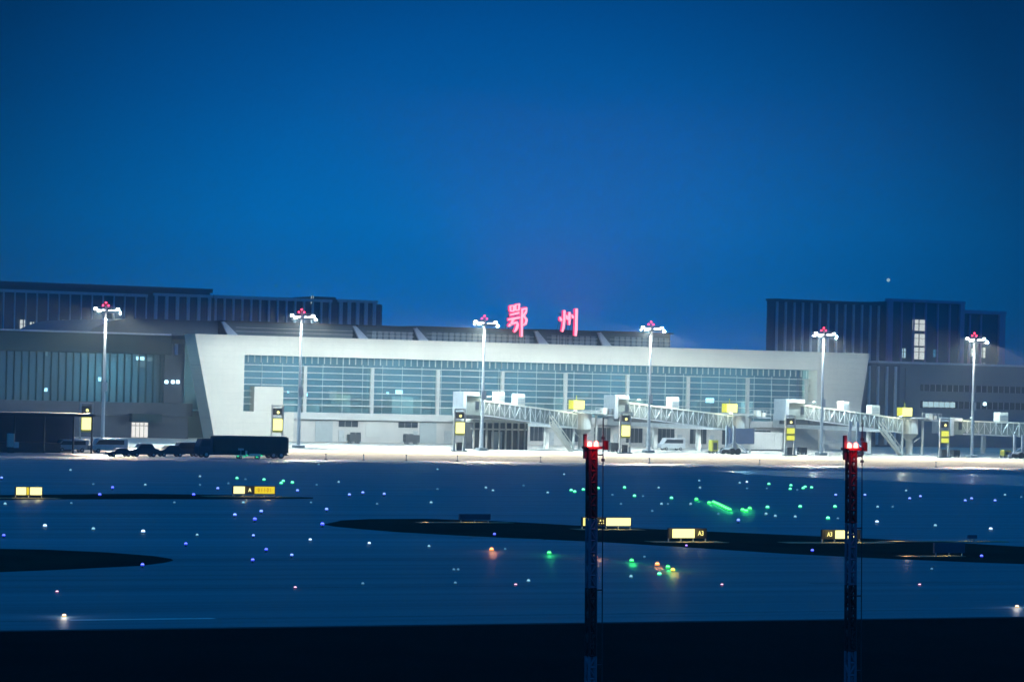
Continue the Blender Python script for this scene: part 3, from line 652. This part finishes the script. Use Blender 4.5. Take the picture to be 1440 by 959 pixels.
# service gallery under the first bridge
gal = root('service_gallery', (280, 556, 0), 'low glazed service gallery with white rails under the leftmost jet bridge', 'gallery')
m = MB(); m.box(sx(672), sx(756), BT + 2.6, BT + 7, 5.2, 5.75); m.box(sx(672), sx(750), BT + 2.6, BT + 2.8, 3.75, 4.05); m.build('beams', 'white', gal)
m = MB()
for px in range(676, 757, 9): m.box(sx(px) - .14, sx(px) + .14, BT + 2.7, BT + 3.0, 0, 5.2)
m.build('posts', 'white', gal)
MB().box(sx(676), sx(754), BT + 3.4, BT + 6.8, 0, 5.1).build('glazed_room', 'darkglass', gal)
MB().box(sx(702), sx(717), BT + 3.1, BT + 3.3, 0.05, 3.4).build('pale_doors', 'shutter', gal)

# ------------------------------------------------------------------ vehicles
def wheelset(root_, xs_, y0, y1, r, par=None):
    for x in xs_:
        for y in (y0, y1):
            w = MB().tube((x, y - .14, r), (x, y + .14, r), r, r, 14).build('wheel', 'black', root_)
            MB().tube((x, y - .17, r), (x, y - .141, r), r * .55, r * .55, 10).build('hub', 'grey', w, origin=ORG[root_.name])
def car(x, y, L, H, mat, label, name='parked_car', cat='car', group=None, van=False):
    r = root(name, (x + L / 2, y, 0), label, cat, group); W = 1.8
    if van: prof = [(0, .4), (L, .4), (L, H * .9), (L - .15, H), (L * .22, H), (L * .08, H * .55), (0, H * .5)]
    else: prof = [(0, .35), (L, .35), (L, H * .58), (L * .86, H * .64), (L * .74, H), (L * .36, H), (L * .22, H * .64), (0, H * .52)]
    MB().prism([(x + a, b) for a, b in prof], y - W / 2, y + W / 2).build('body', mat, r, bevel=.06)
    if van: wn = [(L * .12, H * .58), (L * .9, H * .58), (L * .9, H * .88), (L * .22, H * .88)]
    else: wn = [(L * .27, H * .66), (L * .8, H * .66), (L * .73, H * .94), (L * .38, H * .94)]
    MB().prism([(x + a, b) for a, b in wn], y - W / 2 - .02, y + W / 2 + .02).build('window', 'darkglass', r)
    wheelset(r, (x + L * .2, x + L * .8), y - W / 2 + .1, y + W / 2 - .1, .33)
    MB().box(x - .03, x + .02, y - .7, y + .7, .55, .72).build('bumper', 'grey', r)
    for q in (-.6, .6): MB().box(x - .04, x + .05, y + q - .15, y + q + .15, H * .42, H * .48).build('headlight', 'carwhite', r)
    return r
def truck(x, y, L, H, mat, cabmat, label, cab=2.3, name='parked_truck'):
    r = root(name, (x + L / 2, y, 0), label, 'truck'); W = 2.4
    MB().box(x + cab + .25, x + L, y - W / 2, y + W / 2, .75, H).build('cargo_body', mat, r, bevel=.42)
    MB().prism([(x + .05, .5), (x + cab, .5), (x + cab, H * .86), (x + .5, H * .86), (x + .05, H * .5)], y - W / 2 + .1, y + W / 2 - .1).build('cab', cabmat, r, bevel=.08)
    MB().prism([(x + .35, H * .52), (x + cab * .8, H * .52), (x + cab * .8, H * .78), (x + .62, H * .78)], y - W / 2 + .07, y + W / 2 - .07).build('window', 'darkglass', r)
    MB().box(x + .3, x + L - .2, y - .9, y + .9, .45, .74).build('chassis', 'black', r)
    wheelset(r, (x + 1.2, x + L - 1.3, x + L - 2.6), y - W / 2 + .15, y + W / 2 - .15, .5)
    rb = MB()
    k = x + cab + .6
    while k < x + L: rb.box(k - .04, k + .04, y - W / 2 - .06, y - W / 2 - .005, .8, H - .1); k += 1.2
    rb.build('side_ribs', mat, r)
    m = MB(); m.box(x + L - .02, x + L + .03, y - 1.0, y + 1.0, .45, .62); m.build('bumper', 'grey', r)
    return r
YT = 465.5
truck(P(276, 640, YT).x, YT, P(402, 640, YT).x - P(276, 640, YT).x, 3.45, 'darkgreen', 'cardark', 'long dark covered truck parked at the apron edge, before the frame corner')
car(P(262, 640, 470).x - 2.2, 470.5, 4.6, 2.2, 'cardark', 'dark van parked left of the long covered truck', 'parked_van', 'van', None, True)
car(P(222, 640, 468).x, 468.5, 4.4, 1.75, 'cardark', 'dark car between the dark van and the low dark pickup', group='dark cars at the apron edge')
car(P(182, 640, 466).x, 466.2, 4.6, 2.0, 'cardark', 'dark high car in front of the lit entrance', group='dark cars at the apron edge')
car(P(150, 640, 464).x, 464.0, 4.0, 1.3, 'cardark', 'lowest dark car, just right of the first docking display', group='dark cars at the apron edge')
car(P(128, 640, 487).x, 488, 6.2, 2.3, 'carwhite', 'white van behind the dark cars, below the left mast', 'parked_van', 'van', None, True)
car(P(78, 640, 489).x, 490, 5.6, 2.0, 'carwhite', 'white van half under the dark canopy', 'parked_van', 'van', None, True)
car(P(920, 640, 570).x, 568, 5.6, 2.5, 'carwhite', 'white minibus with dark windows parked under the middle jet bridge', 'parked_minibus', 'minibus', None, True)
# white cargo container and panel between bridges
m0_ = root('cargo_container', (P(1078, 620, 575).x, 576, 0), 'pale closed cargo container standing left of the third jet bridge', 'container')
a, b = P(1056, 620, 575).x, P(1100, 620, 575).x
MB().box(a, b, 575, 578, .3, 3.9).build('body', 'offwhite', m0_, bevel=.05)
m = MB(); k = a + .3
while k < b: m.box(k, k + .08, 574.93, 574.99, .4, 3.8); k += .45
m.build('ribs', 'wall', m0_); MB().box(a, b, 575.2, 577.8, 0, .28).build('base_frame', 'dark', m0_)
def equipment(px, t, w, h, mat, label, name='ground_power_unit'):
    x = P(px, 630, t).x; r = root(name, (x, t, 0), label, 'ground unit', 'small ground units at the stands')
    MB().box(x - w / 2, x + w / 2, t - .7, t + .7, .4, h).build('body', mat, r, bevel=.06)
    wheelset(r, (x - w * .32, x + w * .32), t - .62, t + .62, .25)
    MB().bar((x - w / 2, t, .5), (x - w / 2 - .9, t - .1, .3), .08).build('tow_bar', 'grey', r)
    MB().box(x - w * .3, x + w * .3, t - .74, t - .705, .7, h * .8).build('panel', 'dark', r)
equipment(862, 545, 1.8, 1.8, 'dark', 'dark ground unit left of the middle jet bridge display')
equipment(1003, 545, 1.4, 2.6, 'yellowbox', 'tall yellow ground unit under the navy cover')
equipment(1343, 540, 1.6, 1.5, 'dark', 'dark ground unit beside the rightmost docking display')
equipment(1414, 540, 1.8, 1.6, 'yellowbox', 'yellowish ground unit right of the rightmost bridge wheels')
equipment(1128, 545, 1.5, 1.5, 'dark', 'dark ground unit right of the third docking display')
equipment(578, 590, 3.2, 1.9, 'dark', 'dark wide ground unit in front of the ground floor windows')
equipment(497, 590, 2.6, 1.8, 'dark', 'dark ground unit below the windows left of the pale shutter')
# baggage dolly with white rails
p = P(338, 645, 462.6)
dl = root('baggage_dolly', (p.x, 459.5, 0), 'low white railed dolly with green marker lamps before the long truck', 'dolly')
x = p.x; y = 459.5
m = MB(); m.box(x - 2.0, x + 1.9, y - .6, y + .6, .45, .6); m.box(x - .05, x + 1.9, y - .62, y - .55, .62, .85); m.box(x - .7, x - .4, y - .6, y - .5, .3, 1.3); m.box(x - 1.9, x - 1.0, y - .6, y - .5, 1.35, 1.65); m.tube((x - 1.45, y - .55, .5), (x - 1.45, y - .55, 1.4), .05); m.build('frame', 'carwhite', dl)
wheelset(dl, (x - 1.5, x + 1.5), y - .5, y + .5, .25)
for dx, z in ((-2.0, .35), (-.9, .3), (-.45, .5), (1.2, .25), (1.95, .5)): MB().dome((x + dx, y - .7, z), .16, .2).build('marker_lamp', 'Lg', dl)

# ------------------------------------------------------------------ dark canopy at the left edge
cn = root('dark_canopy', (160, 486, 0), 'dark flat roofed canopy on thin posts at the left edge', 'canopy')
x1 = P(131, 590, 482).x
MB().box(135, x1, 481, 493, 5.75, 6.25).build('roof', 'dark', cn, bevel=.05)
for px in (103, 129):
    x = P(px, 610, 481.6).x; MB().tube((x, 481.6, 0), (x, 481.6, 5.75), .17).build('post', 'dark', cn)
for px in (-30, 20, 62):
    x = P(px, 610, 481.6).x; MB().tube((x, 481.6, 0), (x, 481.6, 5.75), .14).build('post', 'dark', cn)
MB().box(135, P(103, 600, 491).x, 491.5, 492, 0, 5.7).build('back_wall', 'slate', cn)
MB().box(140, P(80, 600, 486).x, 484.0, 490, 0, 1.5).build('counter', 'dark', cn)
x = P(9, 620, 481).x
bx = root('white_cabinet', (x, 479, 0), 'pale upright cabinet with a small white box beside it under the canopy', 'cabinet')
MB().box(x - .5, x + .5, 478.6, 479.4, .9, 3.0).build('body', 'wall', bx, bevel=.05); MB().box(x - .4, x + .4, 478.7, 479.3, 0, .89).build('base', 'dark', bx); MB().box(x + .52, x + 1.2, 478.5, 479.3, .8, 1.7).build('side_box', 'carwhite', bx)

# ------------------------------------------------------------------ apron edge marker posts
mp0 = None
mlab = 'short grey marker post at the apron edge'
for i, (px, lab) in enumerate(((458, 'leftmost short marker post at the apron edge'), (511, 'second short marker post from the left at the apron edge'), (571, 'short marker post at the apron edge, third from the left'), (643, 'short marker post at the apron edge below the display left of the first bridge'),
        (760, 'short marker post at the apron edge left of the left striped pole'), (913, 'short marker post at the apron edge below the fourth mast'), (1068, 'short marker post at the apron edge between the striped poles, below the container'), (1316, 'rightmost short marker post at the apron edge'))):
    g_ = P(px, 650, 461.0)
    if mp0 is None:
        mp0 = root('marker_post', (g_.x, 461, 0), cat='marker post', group='short marker posts along the apron edge')
        MB().tube((g_.x, 461, .1), (g_.x, 461, .8), .09, .09, 10).build('post', 'galv', mp0); MB().tube((g_.x, 461, 0), (g_.x, 461, .1), .26, .26, 10).build('base', 'dark', mp0); MB().tube((g_.x, 461, .801), (g_.x, 461, .95), .12, .09, 10).build('cap', 'dark', mp0)
        q = mp0
    else: q = copy_tree(mp0)
    q.location = (g_.x, 461, 0); q['label'] = lab

# ------------------------------------------------------------------ the two striped poles close to the camera
def make_pole(x, y, ztop, label, bands):
    r = root('obstruction_mast', (x, y, 0), label, 'mast', 'striped masts close to the camera')
    z0 = 0.0; wtop, wbot = .098, .105
    def hw(z): return wbot + (wtop - wbot) * z / 10.3
    for (za, zb, mm) in bands:
        m = MB()
        for sx_ in (-1, 1):
            for sy_ in (-1, 1):
                a = Vector((x + sx_ * hw(za), y + sy_ * hw(za), za + .004)); b = Vector((x + sx_ * hw(zb), y + sy_ * hw(zb), zb - .004)); m.bar(a, b, .075)
        nb = max(2, int((zb - za) / .32))
        for k in range(nb):
            zz0 = za + (zb - za) * k / nb + .02; zz1 = za + (zb - za) * (k + 1) / nb - .02
            for sy_ in (-1, 1):
                h = hw(zz0); a, b = (-1, 1) if k % 2 else (1, -1)
                m.bar((x + a * h, y + sy_ * h, zz0), (x + b * h, y + sy_ * h, zz1), .05)
                m.bar((x + sy_ * h, y + a * h, zz0), (x + sy_ * h, y + b * h, zz1), .05)
                m.bar((x - h, y + sy_ * h, zz0), (x + h, y + sy_ * h, zz0), .05)
        m.tube((x, y, za + .004), (x, y, zb - .004), .05)
        m.build('lattice_section', mm, r)
    m = MB(); m.box(x - .22, x + .22, y - .22, y + .22, ztop - .02, ztop + .05); m.build('top_plate', 'mastred', r)
    for dx in (-.11, .11):
        b_ = MB(); b_.tube((x + dx - .02, y - .1, ztop + .051), (x + dx - .02, y - .1, ztop + .13), .07, .06, 12); b_.dome((x + dx - .02, y - .1, ztop + .131), .065, .08); b_.build('beacon', 'beaconhot', r)
    m = MB(); m.box(x - .27, x - .19, y - .05, y + .05, ztop - .3, ztop + .42); m.build('lightning_stub', 'dark', r)
    # conduit rod on brackets with clamps
    m = MB(); m.tube((x + .38, y, 0), (x + .38, y, ztop + .9), .016)
    for z in (1.5, 3.9, 6.1, 8.1, ztop - .2): m.bar((x + .15, y, z), (x + .38, y, z), .03)
    m.build('conduit', 'dark', r)
    m = MB()
    for z in (ztop - .35, ztop + .02, ztop + .3): m.box(x + .345, x + .415, y - .04, y + .04, z - .04, z + .04)
    m.build('clamp', 'dark', r)
    MB().box(x + .42, x + .53, y - .06, y + .06, ztop - .05, ztop + .22).build('junction_box', 'mastred', r, bevel=.01)
    MB().box(x - .6, x + .6, y - .6, y + .6, -.02, .12).build('footing', 'grey', r)
    lamp('beacon_glow', 'POINT', (x - .02, y - .45, ztop + .12), 26, (1, .03, .04), r, .08)
    lamp('beacon_glow', 'POINT', (x + .0, y, ztop - .12), 10, (1, .03, .04), r, .03)
    r.rotation_euler = (0, R(-1.2), 0)
    return r
def pole_at(px, yb, label):
    g_ = G(px, yb); t = g_.y
    z = [P(px, q, t).z for q in ((630, 728, 826, 922) if px < 1000 else (632, 735, 822, 915))]
    x10 = P(px + (1 if px < 1000 else 1), 630, t).x
    d = z[1] - z[2]
    bands = [(z[1], z[0], 'mastred'), (z[2], z[1], 'mastwhite'), (z[3], z[2], 'mastred'), (z[3] - d, z[3], 'mastwhite'), (.12, z[3] - d, 'mastred')]
    x0 = x10 + math.tan(R(1.2)) * z[0]
    make_pole(x0, t, z[0], label, bands)
pole_at(831, 1121, 'left striped lattice mast with red beacon, in front of the first bridge')
pole_at(1196, 1129, 'right striped lattice mast with red beacon, in front of the third bridge')

# ------------------------------------------------------------------ taxiway signs
def sign(name, px0, px1, y0, yb, panels, label, slab=2.5):
    """panels: list of (px0, px1, material, text, textmat)"""
    pb = G((px0 + px1) / 2, yb); t = pb.y
    a, b = P(px0, y0, t), P(px1, y0, t)
    r = root(name, (pb.x, t, 0), label, 'taxiway sign')
    zt, zb = P((px0 + px1) / 2, y0, t).z, .34
    MB().box(a.x - .06, b.x + .06, t, t + .22, zb - .05, zt + .05).build('housing', 'signink', r, bevel=.01)
    for q0, q1, mm, tx, tm in panels:
        u, v = P(q0, y0, t).x, P(q1, y0, t).x
        w = MB().box(u, v, t - .03, t - .002, zb, zt).build('panel', mm, r)
        if tx: text('lettering', tx, (zt - zb) * .74, tm, r, ((u + v) / 2, t - .04, (zt + zb) / 2), .004, sx=.86 if len(tx) < 4 else .8)
    n = max(2, int((b.x - a.x) / 1.1))
    for k in range(n + 1):
        x = a.x + (b.x - a.x) * k / n; MB().box(x - .04, x + .04, t + .06, t + .16, .06, zb - .05).build('leg', 'grey', r)
    MB().box(a.x - slab, b.x + slab * .6, t - 1.6, t + .5, .0, .06).build('base_slab', 'slab', r)
    for q in (.25, .75): lamp('sign_spill', 'POINT', (a.x + (b.x - a.x) * q, t - .75, .85), 36, (1, .80, .28), r, .12)
    return r
sign('taxiway_sign', 22.5, 59, 685, 700.5, [(22.8, 36.6, 'signcream', None, None), (37.6, 40.6, 'signamber', None, None), (42.2, 58.6, 'signcream', None, None)], 'yellow taxiway sign of two bright panels at the far left')
sign('taxiway_sign', 328, 386.5, 684, 698.5, [(328.4, 344, 'signcream', None, None), (345.6, 356.5, 'signink', 'A', 'signcream'), (358, 386, 'signamber', '0 1 1 0 1', 'inkorange')], 'three part taxiway sign on the narrow dark strip, with an amber lettered panel', 3.5)
sign('taxiway_sign', 819.5, 887, 728, 744.5, [(820, 838.5, 'signyellow', 'I I I', 'signink'), (839.5, 851.5, 'signink', 'A2', 'signyellow'), (852.5, 886.5, 'signcream', None, None)], 'taxiway sign reading A2 behind the left striped mast', 1.0)
sign('taxiway_sign', 941, 993, 743.5, 762, [(945.5, 976.5, 'signcream', None, None), (978, 992.5, 'signink', 'A3', 'signyellow')], 'taxiway sign with a bright panel left of black A3, between the striped masts', 2.0)
sign('taxiway_sign', 1157, 1209.5, 745.5, 763, [(1159.5, 1173.5, 'signink', 'A3', 'signyellow'), (1174.5, 1203, 'signcream', None, None)], 'taxiway sign with black A3 left of a bright panel, behind the right mast', 4.0)
def backsign(px0, px1, y0, yb, s0, s1, label, mat='signyellow'):
    pb = G((px0 + px1) / 2, yb); t = pb.y; a, b = P(px0, y0, t), P(px1, y0, t); zt = P((px0 + px1) / 2, y0, t).z
    r = root('taxiway_sign', (pb.x, t, 0), label, 'taxiway sign')
    MB().box(a.x, b.x, t, t + .2, .30, zt).build('back_panel', 'slate', r, bevel=.01)
    MB().box(a.x + .03, b.x - .03, t + .205, t + .23, .32, zt - .03).build('lit_face', mat, r)
    for k in range(3):
        x = a.x + .2 + (b.x - a.x - .4) * k / 2; MB().box(x - .04, x + .04, t + .05, t + .13, .06, .3).build('leg', 'grey', r)
    u, v = P(s0, yb, t).x, P(s1, yb, t).x
    MB().box(u, v, t - .3, t + 1.0, .0, .06).build('base_slab', 'slab', r)
    lamp('sign_spill', 'POINT', ((a.x + b.x) / 2, t + .55, .55), 40, (1, .9, .4), r, .1); lamp('sign_spill', 'POINT', (a.x * .2 + u * .8 if s0 < px0 - 20 else a.x, t + .3, .4), 26, (1, .7, .45), r, .1)
    return r
backsign(646, 690, 722.5, 735.5, 590, 720, 'dark back of a taxiway sign at the upper edge of the large grass island, left')
backsign(1314, 1357, 763, 783, 1270, 1355, 'dark back of a taxiway sign at the right end of the large grass island')
backsign(1362, 1374, 752, 762, 1240, 1416, 'small dark box sign on a long lit slab at the right', 'signamber')
# pale kerb edge along the front of the large island
kb = MB(); ed = [G(*p) for p in ((535, 747.6), (560, 749.2), (640, 753.7), (700, 756.6), (760, 758.6))]
for p, q in zip(ed[:-1], ed[1:]):
    kb.hexa([(p.x, p.y - .9, 0), (q.x, q.y - .9, 0), (q.x, q.y - .1, 0), (p.x, p.y - .1, 0), (p.x, p.y - .9, .05), (q.x, q.y - .9, .05), (q.x, q.y - .1, .05), (p.x, p.y - .1, .05)])
struct(kb, 'kerb', 'strip')

# ------------------------------------------------------------------ airfield lights
LIGHTS = [(99,661,'c'),(2,674,'b'),(131,681,'f'),(158,688,'B'),(140,698,'B'),(204,682,'c'),(7,709,'c'),(100,708,'f'),(63,741,'w'),(131,745,'c'),(201,749,'w'),(5,756,'B'),
 (380,651,'f'),(448,653,'c'),(281,670,'c'),(281,682,'f'),(333,673,'g'),(345,674,'f'),(371,675,'g'),(398,677,'g'),(395,680,'g'),(411,679,'g'),(321,680,'f'),(306,689,'b'),(272,698,'B'),(418,692,'b'),(445,682,'f'),(245,707,'f'),(342,707,'c'),(437,707,'f'),(330,727,'b'),(367,722,'b'),(358,734,'B'),(459,719,'b'),(453,741,'B'),(277,753,'c'),(356,756,'b'),(436,760,'w'),(261,768,'B'),(374,776,'B'),(410,784,'b'),(355,791,'B'),(200,798,'B'),
 (476,678,'c'),(491,698,'b'),(510,695,'b'),(540,697,'b'),(530,709,'f'),(615,660,'c'),(615,688,'f'),(606,707,'c'),(683,686,'c'),(693,690,'c'),(736,683,'f'),(770,693,'c'),(793,667,'c'),(803,690,'g'),(808,692,'g'),(695,754,'B'),
 (820,689,'g'),(837,696,'c'),(841,687,'g'),(861,696,'f'),(878,686,'g'),(873,709,'f'),(892,698,'g'),(904,698,'f'),(926,686,'c'),(930,709,'c'),(917,719,'f'),(939,709,'f'),(944,701,'g'),(983,676,'c'),(984,686,'c'),(979,703,'G'),(971,709,'c'),(997,708,'G'),
 (1040,679,'c'),(1050,678,'w'),(1050,687,'f'),(1081,681,'g'),(1078,687,'f'),(1112,683,'g'),(1111,688,'g'),(1121,689,'f'),(1132,685,'g'),(1129,687,'g'),(1141,686,'g'),
 (1003,707,'G'),(1006.5,708.5,'G'),(1010,710,'G'),(1013,711.5,'G'),(1016,713,'G'),(1019,714.5,'G'),(1022,716,'G'),(1025.5,717.5,'G'),(1044,718,'G'),(1049,719.5,'G'),(1054,716,'G'),(1010,723,'f'),(1038,735,'b'),(1079,714,'g'),(1077,723,'c'),(1090,726,'c'),(1125,713,'g'),(1118,727,'c'),(1164,730,'g'),
 (1175,698,'b'),(1203,701,'v'),(1216,698,'b'),(1174,713,'g'),(1178,730,'f'),(1234,713,'c'),(1255,713,'f'),(1233,735,'w'),(1274,690,'c'),(1279,703,'b'),(1294,700,'b'),(1357,706,'b'),(1366,703,'b'),(1399,706,'b'),(1413,696,'c'),(1436,699,'f'),(1315,740,'c'),(1393,745,'w'),(1412,660,'c'),
 (519,765,'w'),(603,769,'c'),(691,774,'o'),(710,773,'f'),(772,779,'G'),(837,784,'o'),(888,790,'G'),(924,795,'o'),(939,799,'G'),(946,803,'y'),(927,808,'g'),(887,811,'c'),(743,817,'c'),(638,802,'f'),(644,802,'f'),(640,820,'f'),(510,821,'f'),
 (725,822,'p'),(415,826,'p'),(80,832,'p'),(1015,822,'p'),(1293,822,'p'),(965,768,'v'),(1142,777,'B'),(1380,785,'B'),(1430,853,'W'),(90,866,'W'),(1310,801,'f'),(906,784,'f')]
NAMEC = {'g': 'green', 'G': 'bright green', 'b': 'pale blue', 'B': 'deep blue', 'c': 'cyan', 'f': 'faint', 'w': 'white', 'o': 'orange', 'y': 'yellow', 'p': 'pinkish', 'W': 'warm white', 'v': 'violet'}
SIZE = {'g': .21, 'G': .23, 'b': .17, 'B': .18, 'c': .155, 'f': .135, 'w': .18, 'o': .24, 'y': .22, 'p': .13, 'W': .17, 'v': .14}
def zone(px, py):
    if py < 730 - (0 if px > 460 else 18):
        a = 'on far taxiway'
    elif py < 800: a = 'beside the grass islands'
    else: a = 'on the near runway'
    if px < 450: b = 'left third'
    elif px < 831: b = 'left of both masts'
    elif px < 1197: b = 'between both masts'
    else: b = 'right of both masts'
    return a + ', ' + b
ORD = ['first', 'second', 'third', 'fourth', 'fifth', 'sixth', 'seventh', 'eighth', 'ninth', 'tenth', 'eleventh', 'twelfth', 'thirteenth', 'fourteenth', 'fifteenth', 'sixteenth', 'seventeenth', 'eighteenth', 'nineteenth', 'twentieth']
zz = {}
for L_ in LIGHTS: zz.setdefault((L_[2], zone(L_[0], L_[1])), []).append(L_)
proto = {}
for (c, z_), ls in zz.items():
    ls.sort()
    for k, (px, py, _) in enumerate(ls):
        if c not in proto:
            rr = SIZE[c] * .95; m = MB()
            m.tube((0, 0, 0), (0, 0, .05), rr * .9, rr * .8, 10, 0)
            if c in 'Bb' : m.tube((0, 0, .05), (0, 0, .2), .04, .04, 8, 0); zb_ = .2
            else: zb_ = .05
            m.dome((0, 0, zb_), rr, rr * (1.5 if c not in 'pW' else 1.1), 1, hot=2)
            ob = m.build('airfield_light', ['dark', 'L' + c, 'H' + c]); proto[c] = ob
        else:
            ob = proto[c].copy(); COL.objects.link(ob)
        if py > 750: ob.scale = (.72, .72, .72)
        g_ = G(px, py + 1.0); ob.location = (g_.x, g_.y, .036 if 729 < py < 806 else 0.0)
        colr = NAMEC[c]
        n_ = len(ls)
        if n_ == 1: lab = 'only ' + colr + ' ground light ' + z_
        else: lab = ('leftmost ' if k == 0 else 'rightmost ' if k == n_ - 1 else ORD[k] + ' from left of ') + colr + ' ground light' + ('s ' if 0 < k < n_ - 1 else ' ') + z_
        tag(ob, lab, 'airfield light', colr + ' airfield lights')
for o_ in [o for o in COL.objects if o.name.startswith('airfield_light') and 'warm white' in o['group']]:
    lamp('edge_light_spill', 'POINT', (0, 0, .55), 22, (1, .92, .8), None, .08).parent = o_
for o_ in [o for o in COL.objects if o.name.startswith('airfield_light') and o['group'].split()[0] in ('orange', 'yellow', 'bright')]:
    c_ = {'o': (1, .38, .12), 'y': (1, .75, .1), 'b': (.05, 1, .2)}[o_['group'][0]]
    lamp('ground_glow', 'POINT', (0, -.3, .8), 40, c_, None, .1).parent = o_
# a bright point in the sky and two fainter ones
for px, py, rr, mm, lab in ((1249, 394, 3.0, 'wincool', 'bright star-like point in the sky above the right office blocks'), (388, 402, 2.2, 'Lf', 'faint point of light in the sky above the left blocks, left of the pair'), (420, 402, 2.0, 'Lf', 'faint point of light in the sky above the left blocks, right of the pair')):
    p = P(px, py, 4500.0); m = MB(); m.dome((p.x, p.y, p.z), rr, rr, n=8); m.dome((p.x, p.y, p.z), rr, -rr, n=8)
    tag(m.build('star', mm, origin=p), lab, 'star', 'points of light in the sky')

# ------------------------------------------------------------------ haze
hz = MB(); hz.box(-600, 1500, -60, 1300, -2.0, 70)
m, nt, out = newmat('haze'); v = nt.nodes.new('ShaderNodeVolumePrincipled')
v.inputs['Color'].default_value = (0.78, 0.95, 1.0, 1); v.inputs['Density'].default_value = 0.00036; v.inputs['Anisotropy'].default_value = 0.3
nt.links.new(v.outputs[0], out.inputs['Volume']); M['haze'] = m
tag(hz.build('haze', 'haze'), kind='stuff')
# red light of the characters in the air above them
for nm in ('roof_sign_character', 'roof_sign_character.001'):
    r = bpy.data.objects[nm]; o = ORG[nm]
    lamp('sign_glow', 'SPOT', (o.x, 610.4, 27.0), 42000, (1, .02, .14), r, .8, (0, -.55, .95), 130, .6)

# ------------------------------------------------------------------ sky
w = bpy.data.worlds.new('World'); sc.world = w; w.use_nodes = True; nt = w.node_tree; nt.nodes.clear()
N_ = nt.nodes.new; LK = nt.links.new
out = N_('ShaderNodeOutputWorld'); tc = N_('ShaderNodeTexCoord'); sep = N_('ShaderNodeSeparateXYZ'); LK(tc.outputs['Generated'], sep.inputs[0])
mr = N_('ShaderNodeMapRange'); mr.inputs['From Min'].default_value = -0.02; mr.inputs['From Max'].default_value = 0.98; LK(sep.outputs['Z'], mr.inputs['Value'])
rp = N_('ShaderNodeValToRGB'); LK(mr.outputs[0], rp.inputs['Fac'])
e = rp.color_ramp.elements
def stop(z, c):
    q = e.new(max(0, min(1, z + .02))); q.color = (*c, 1)
e[0].position = 0.0; e[0].color = (0.001, 0.15, 0.5, 1); e[1].position = 1.0; e[1].color = (0.004, 0.24, 0.74, 1)
stop(0.0, (0.0003, 0.165, 0.56)); stop(0.05, (0.0003, 0.180, 0.59)); stop(0.09, (0.0003, 0.115, 0.42)); stop(0.13, (0.0003, 0.070, 0.280)); stop(0.3, (0.002, 0.21, 0.66))
# corner vignette put into the sky colour: brightest over the terminal, darker outward
cd = ray(690, 360).normalized()
dt = N_('ShaderNodeVectorMath'); dt.operation = 'DOT_PRODUCT'; LK(tc.outputs['Generated'], dt.inputs[0]); dt.inputs[1].default_value = cd
ac = N_('ShaderNodeMath'); ac.operation = 'ARCCOSINE'; LK(dt.outputs['Value'], ac.inputs[0])
r2 = N_('ShaderNodeValToRGB'); mr2 = N_('ShaderNodeMapRange'); mr2.inputs['From Max'].default_value = R(40); LK(ac.outputs[0], mr2.inputs['Value']); LK(mr2.outputs[0], r2.inputs['Fac'])
e2 = r2.color_ramp.elements; e2[0].color = (1, 1, 1, 1); e2[1].color = (.62, .62, .62, 1)
for d, vv in ((4, .90), (7, .62), (9.5, .35), (12, .32), (20, .42)):
    q = e2.new(d / 40); q.color = (vv, vv, vv, 1)
mx = N_('ShaderNodeMix'); mx.data_type = 'RGBA'; mx.blend_type = 'MULTIPLY'; mx.inputs['Factor'].default_value = 1.0
LK(rp.outputs['Color'], mx.inputs['A']); LK(r2.outputs['Color'], mx.inputs['B'])
sky = N_('ShaderNodeTexSky'); sky.sky_type = 'NISHITA'; sky.sun_disc = False; sky.sun_elevation = R(-8); sky.sun_rotation = R(200)
b1_ = N_('ShaderNodeBackground'); b1_.inputs['Strength'].default_value = 1.0; LK(mx.outputs['Result'], b1_.inputs['Color'])
b2_ = N_('ShaderNodeBackground'); b2_.inputs['Strength'].default_value = 0.05; LK(sky.outputs[0], b2_.inputs['Color'])
ad = N_('ShaderNodeAddShader'); LK(b1_.outputs[0], ad.inputs[0]); LK(b2_.outputs[0], ad.inputs[1]); LK(ad.outputs[0], out.inputs['Surface'])

# ------------------------------------------------------------------ camera and render settings
cam = bpy.data.cameras.new('camera'); cam.sensor_width = 36; cam.lens = 36 * F / 1440; cam.clip_start = 1; cam.clip_end = 20000
co = bpy.data.objects.new('camera', cam); COL.objects.link(co); sc.camera = co
f_ = ray(720, 479.5).normalized(); rt = (ray(721, 479.5) - ray(719, 479.5)).normalized(); up = rt.cross(f_).normalized()
mt = Matrix((rt, up, -f_)).transposed().to_4x4(); mt.translation = (0, 0, CAMH); co.matrix_world = mt
sc.view_settings.view_transform = 'Standard'; sc.view_settings.look = 'None'; sc.view_settings.exposure = 0; sc.view_settings.gamma = 1
sc.render.engine = 'CYCLES'
cy = sc.cycles
cy.use_denoising = True
try: cy.denoiser = 'OPENIMAGEDENOISE'; cy.denoising_input_passes = 'RGB_ALBEDO_NORMAL'
except Exception: pass
cy.max_bounces = 6; cy.diffuse_bounces = 2; cy.glossy_bounces = 3; cy.transparent_max_bounces = 12; cy.volume_bounces = 0
cy.sample_clamp_indirect = 4.0; cy.caustics_reflective = False; cy.caustics_refractive = False
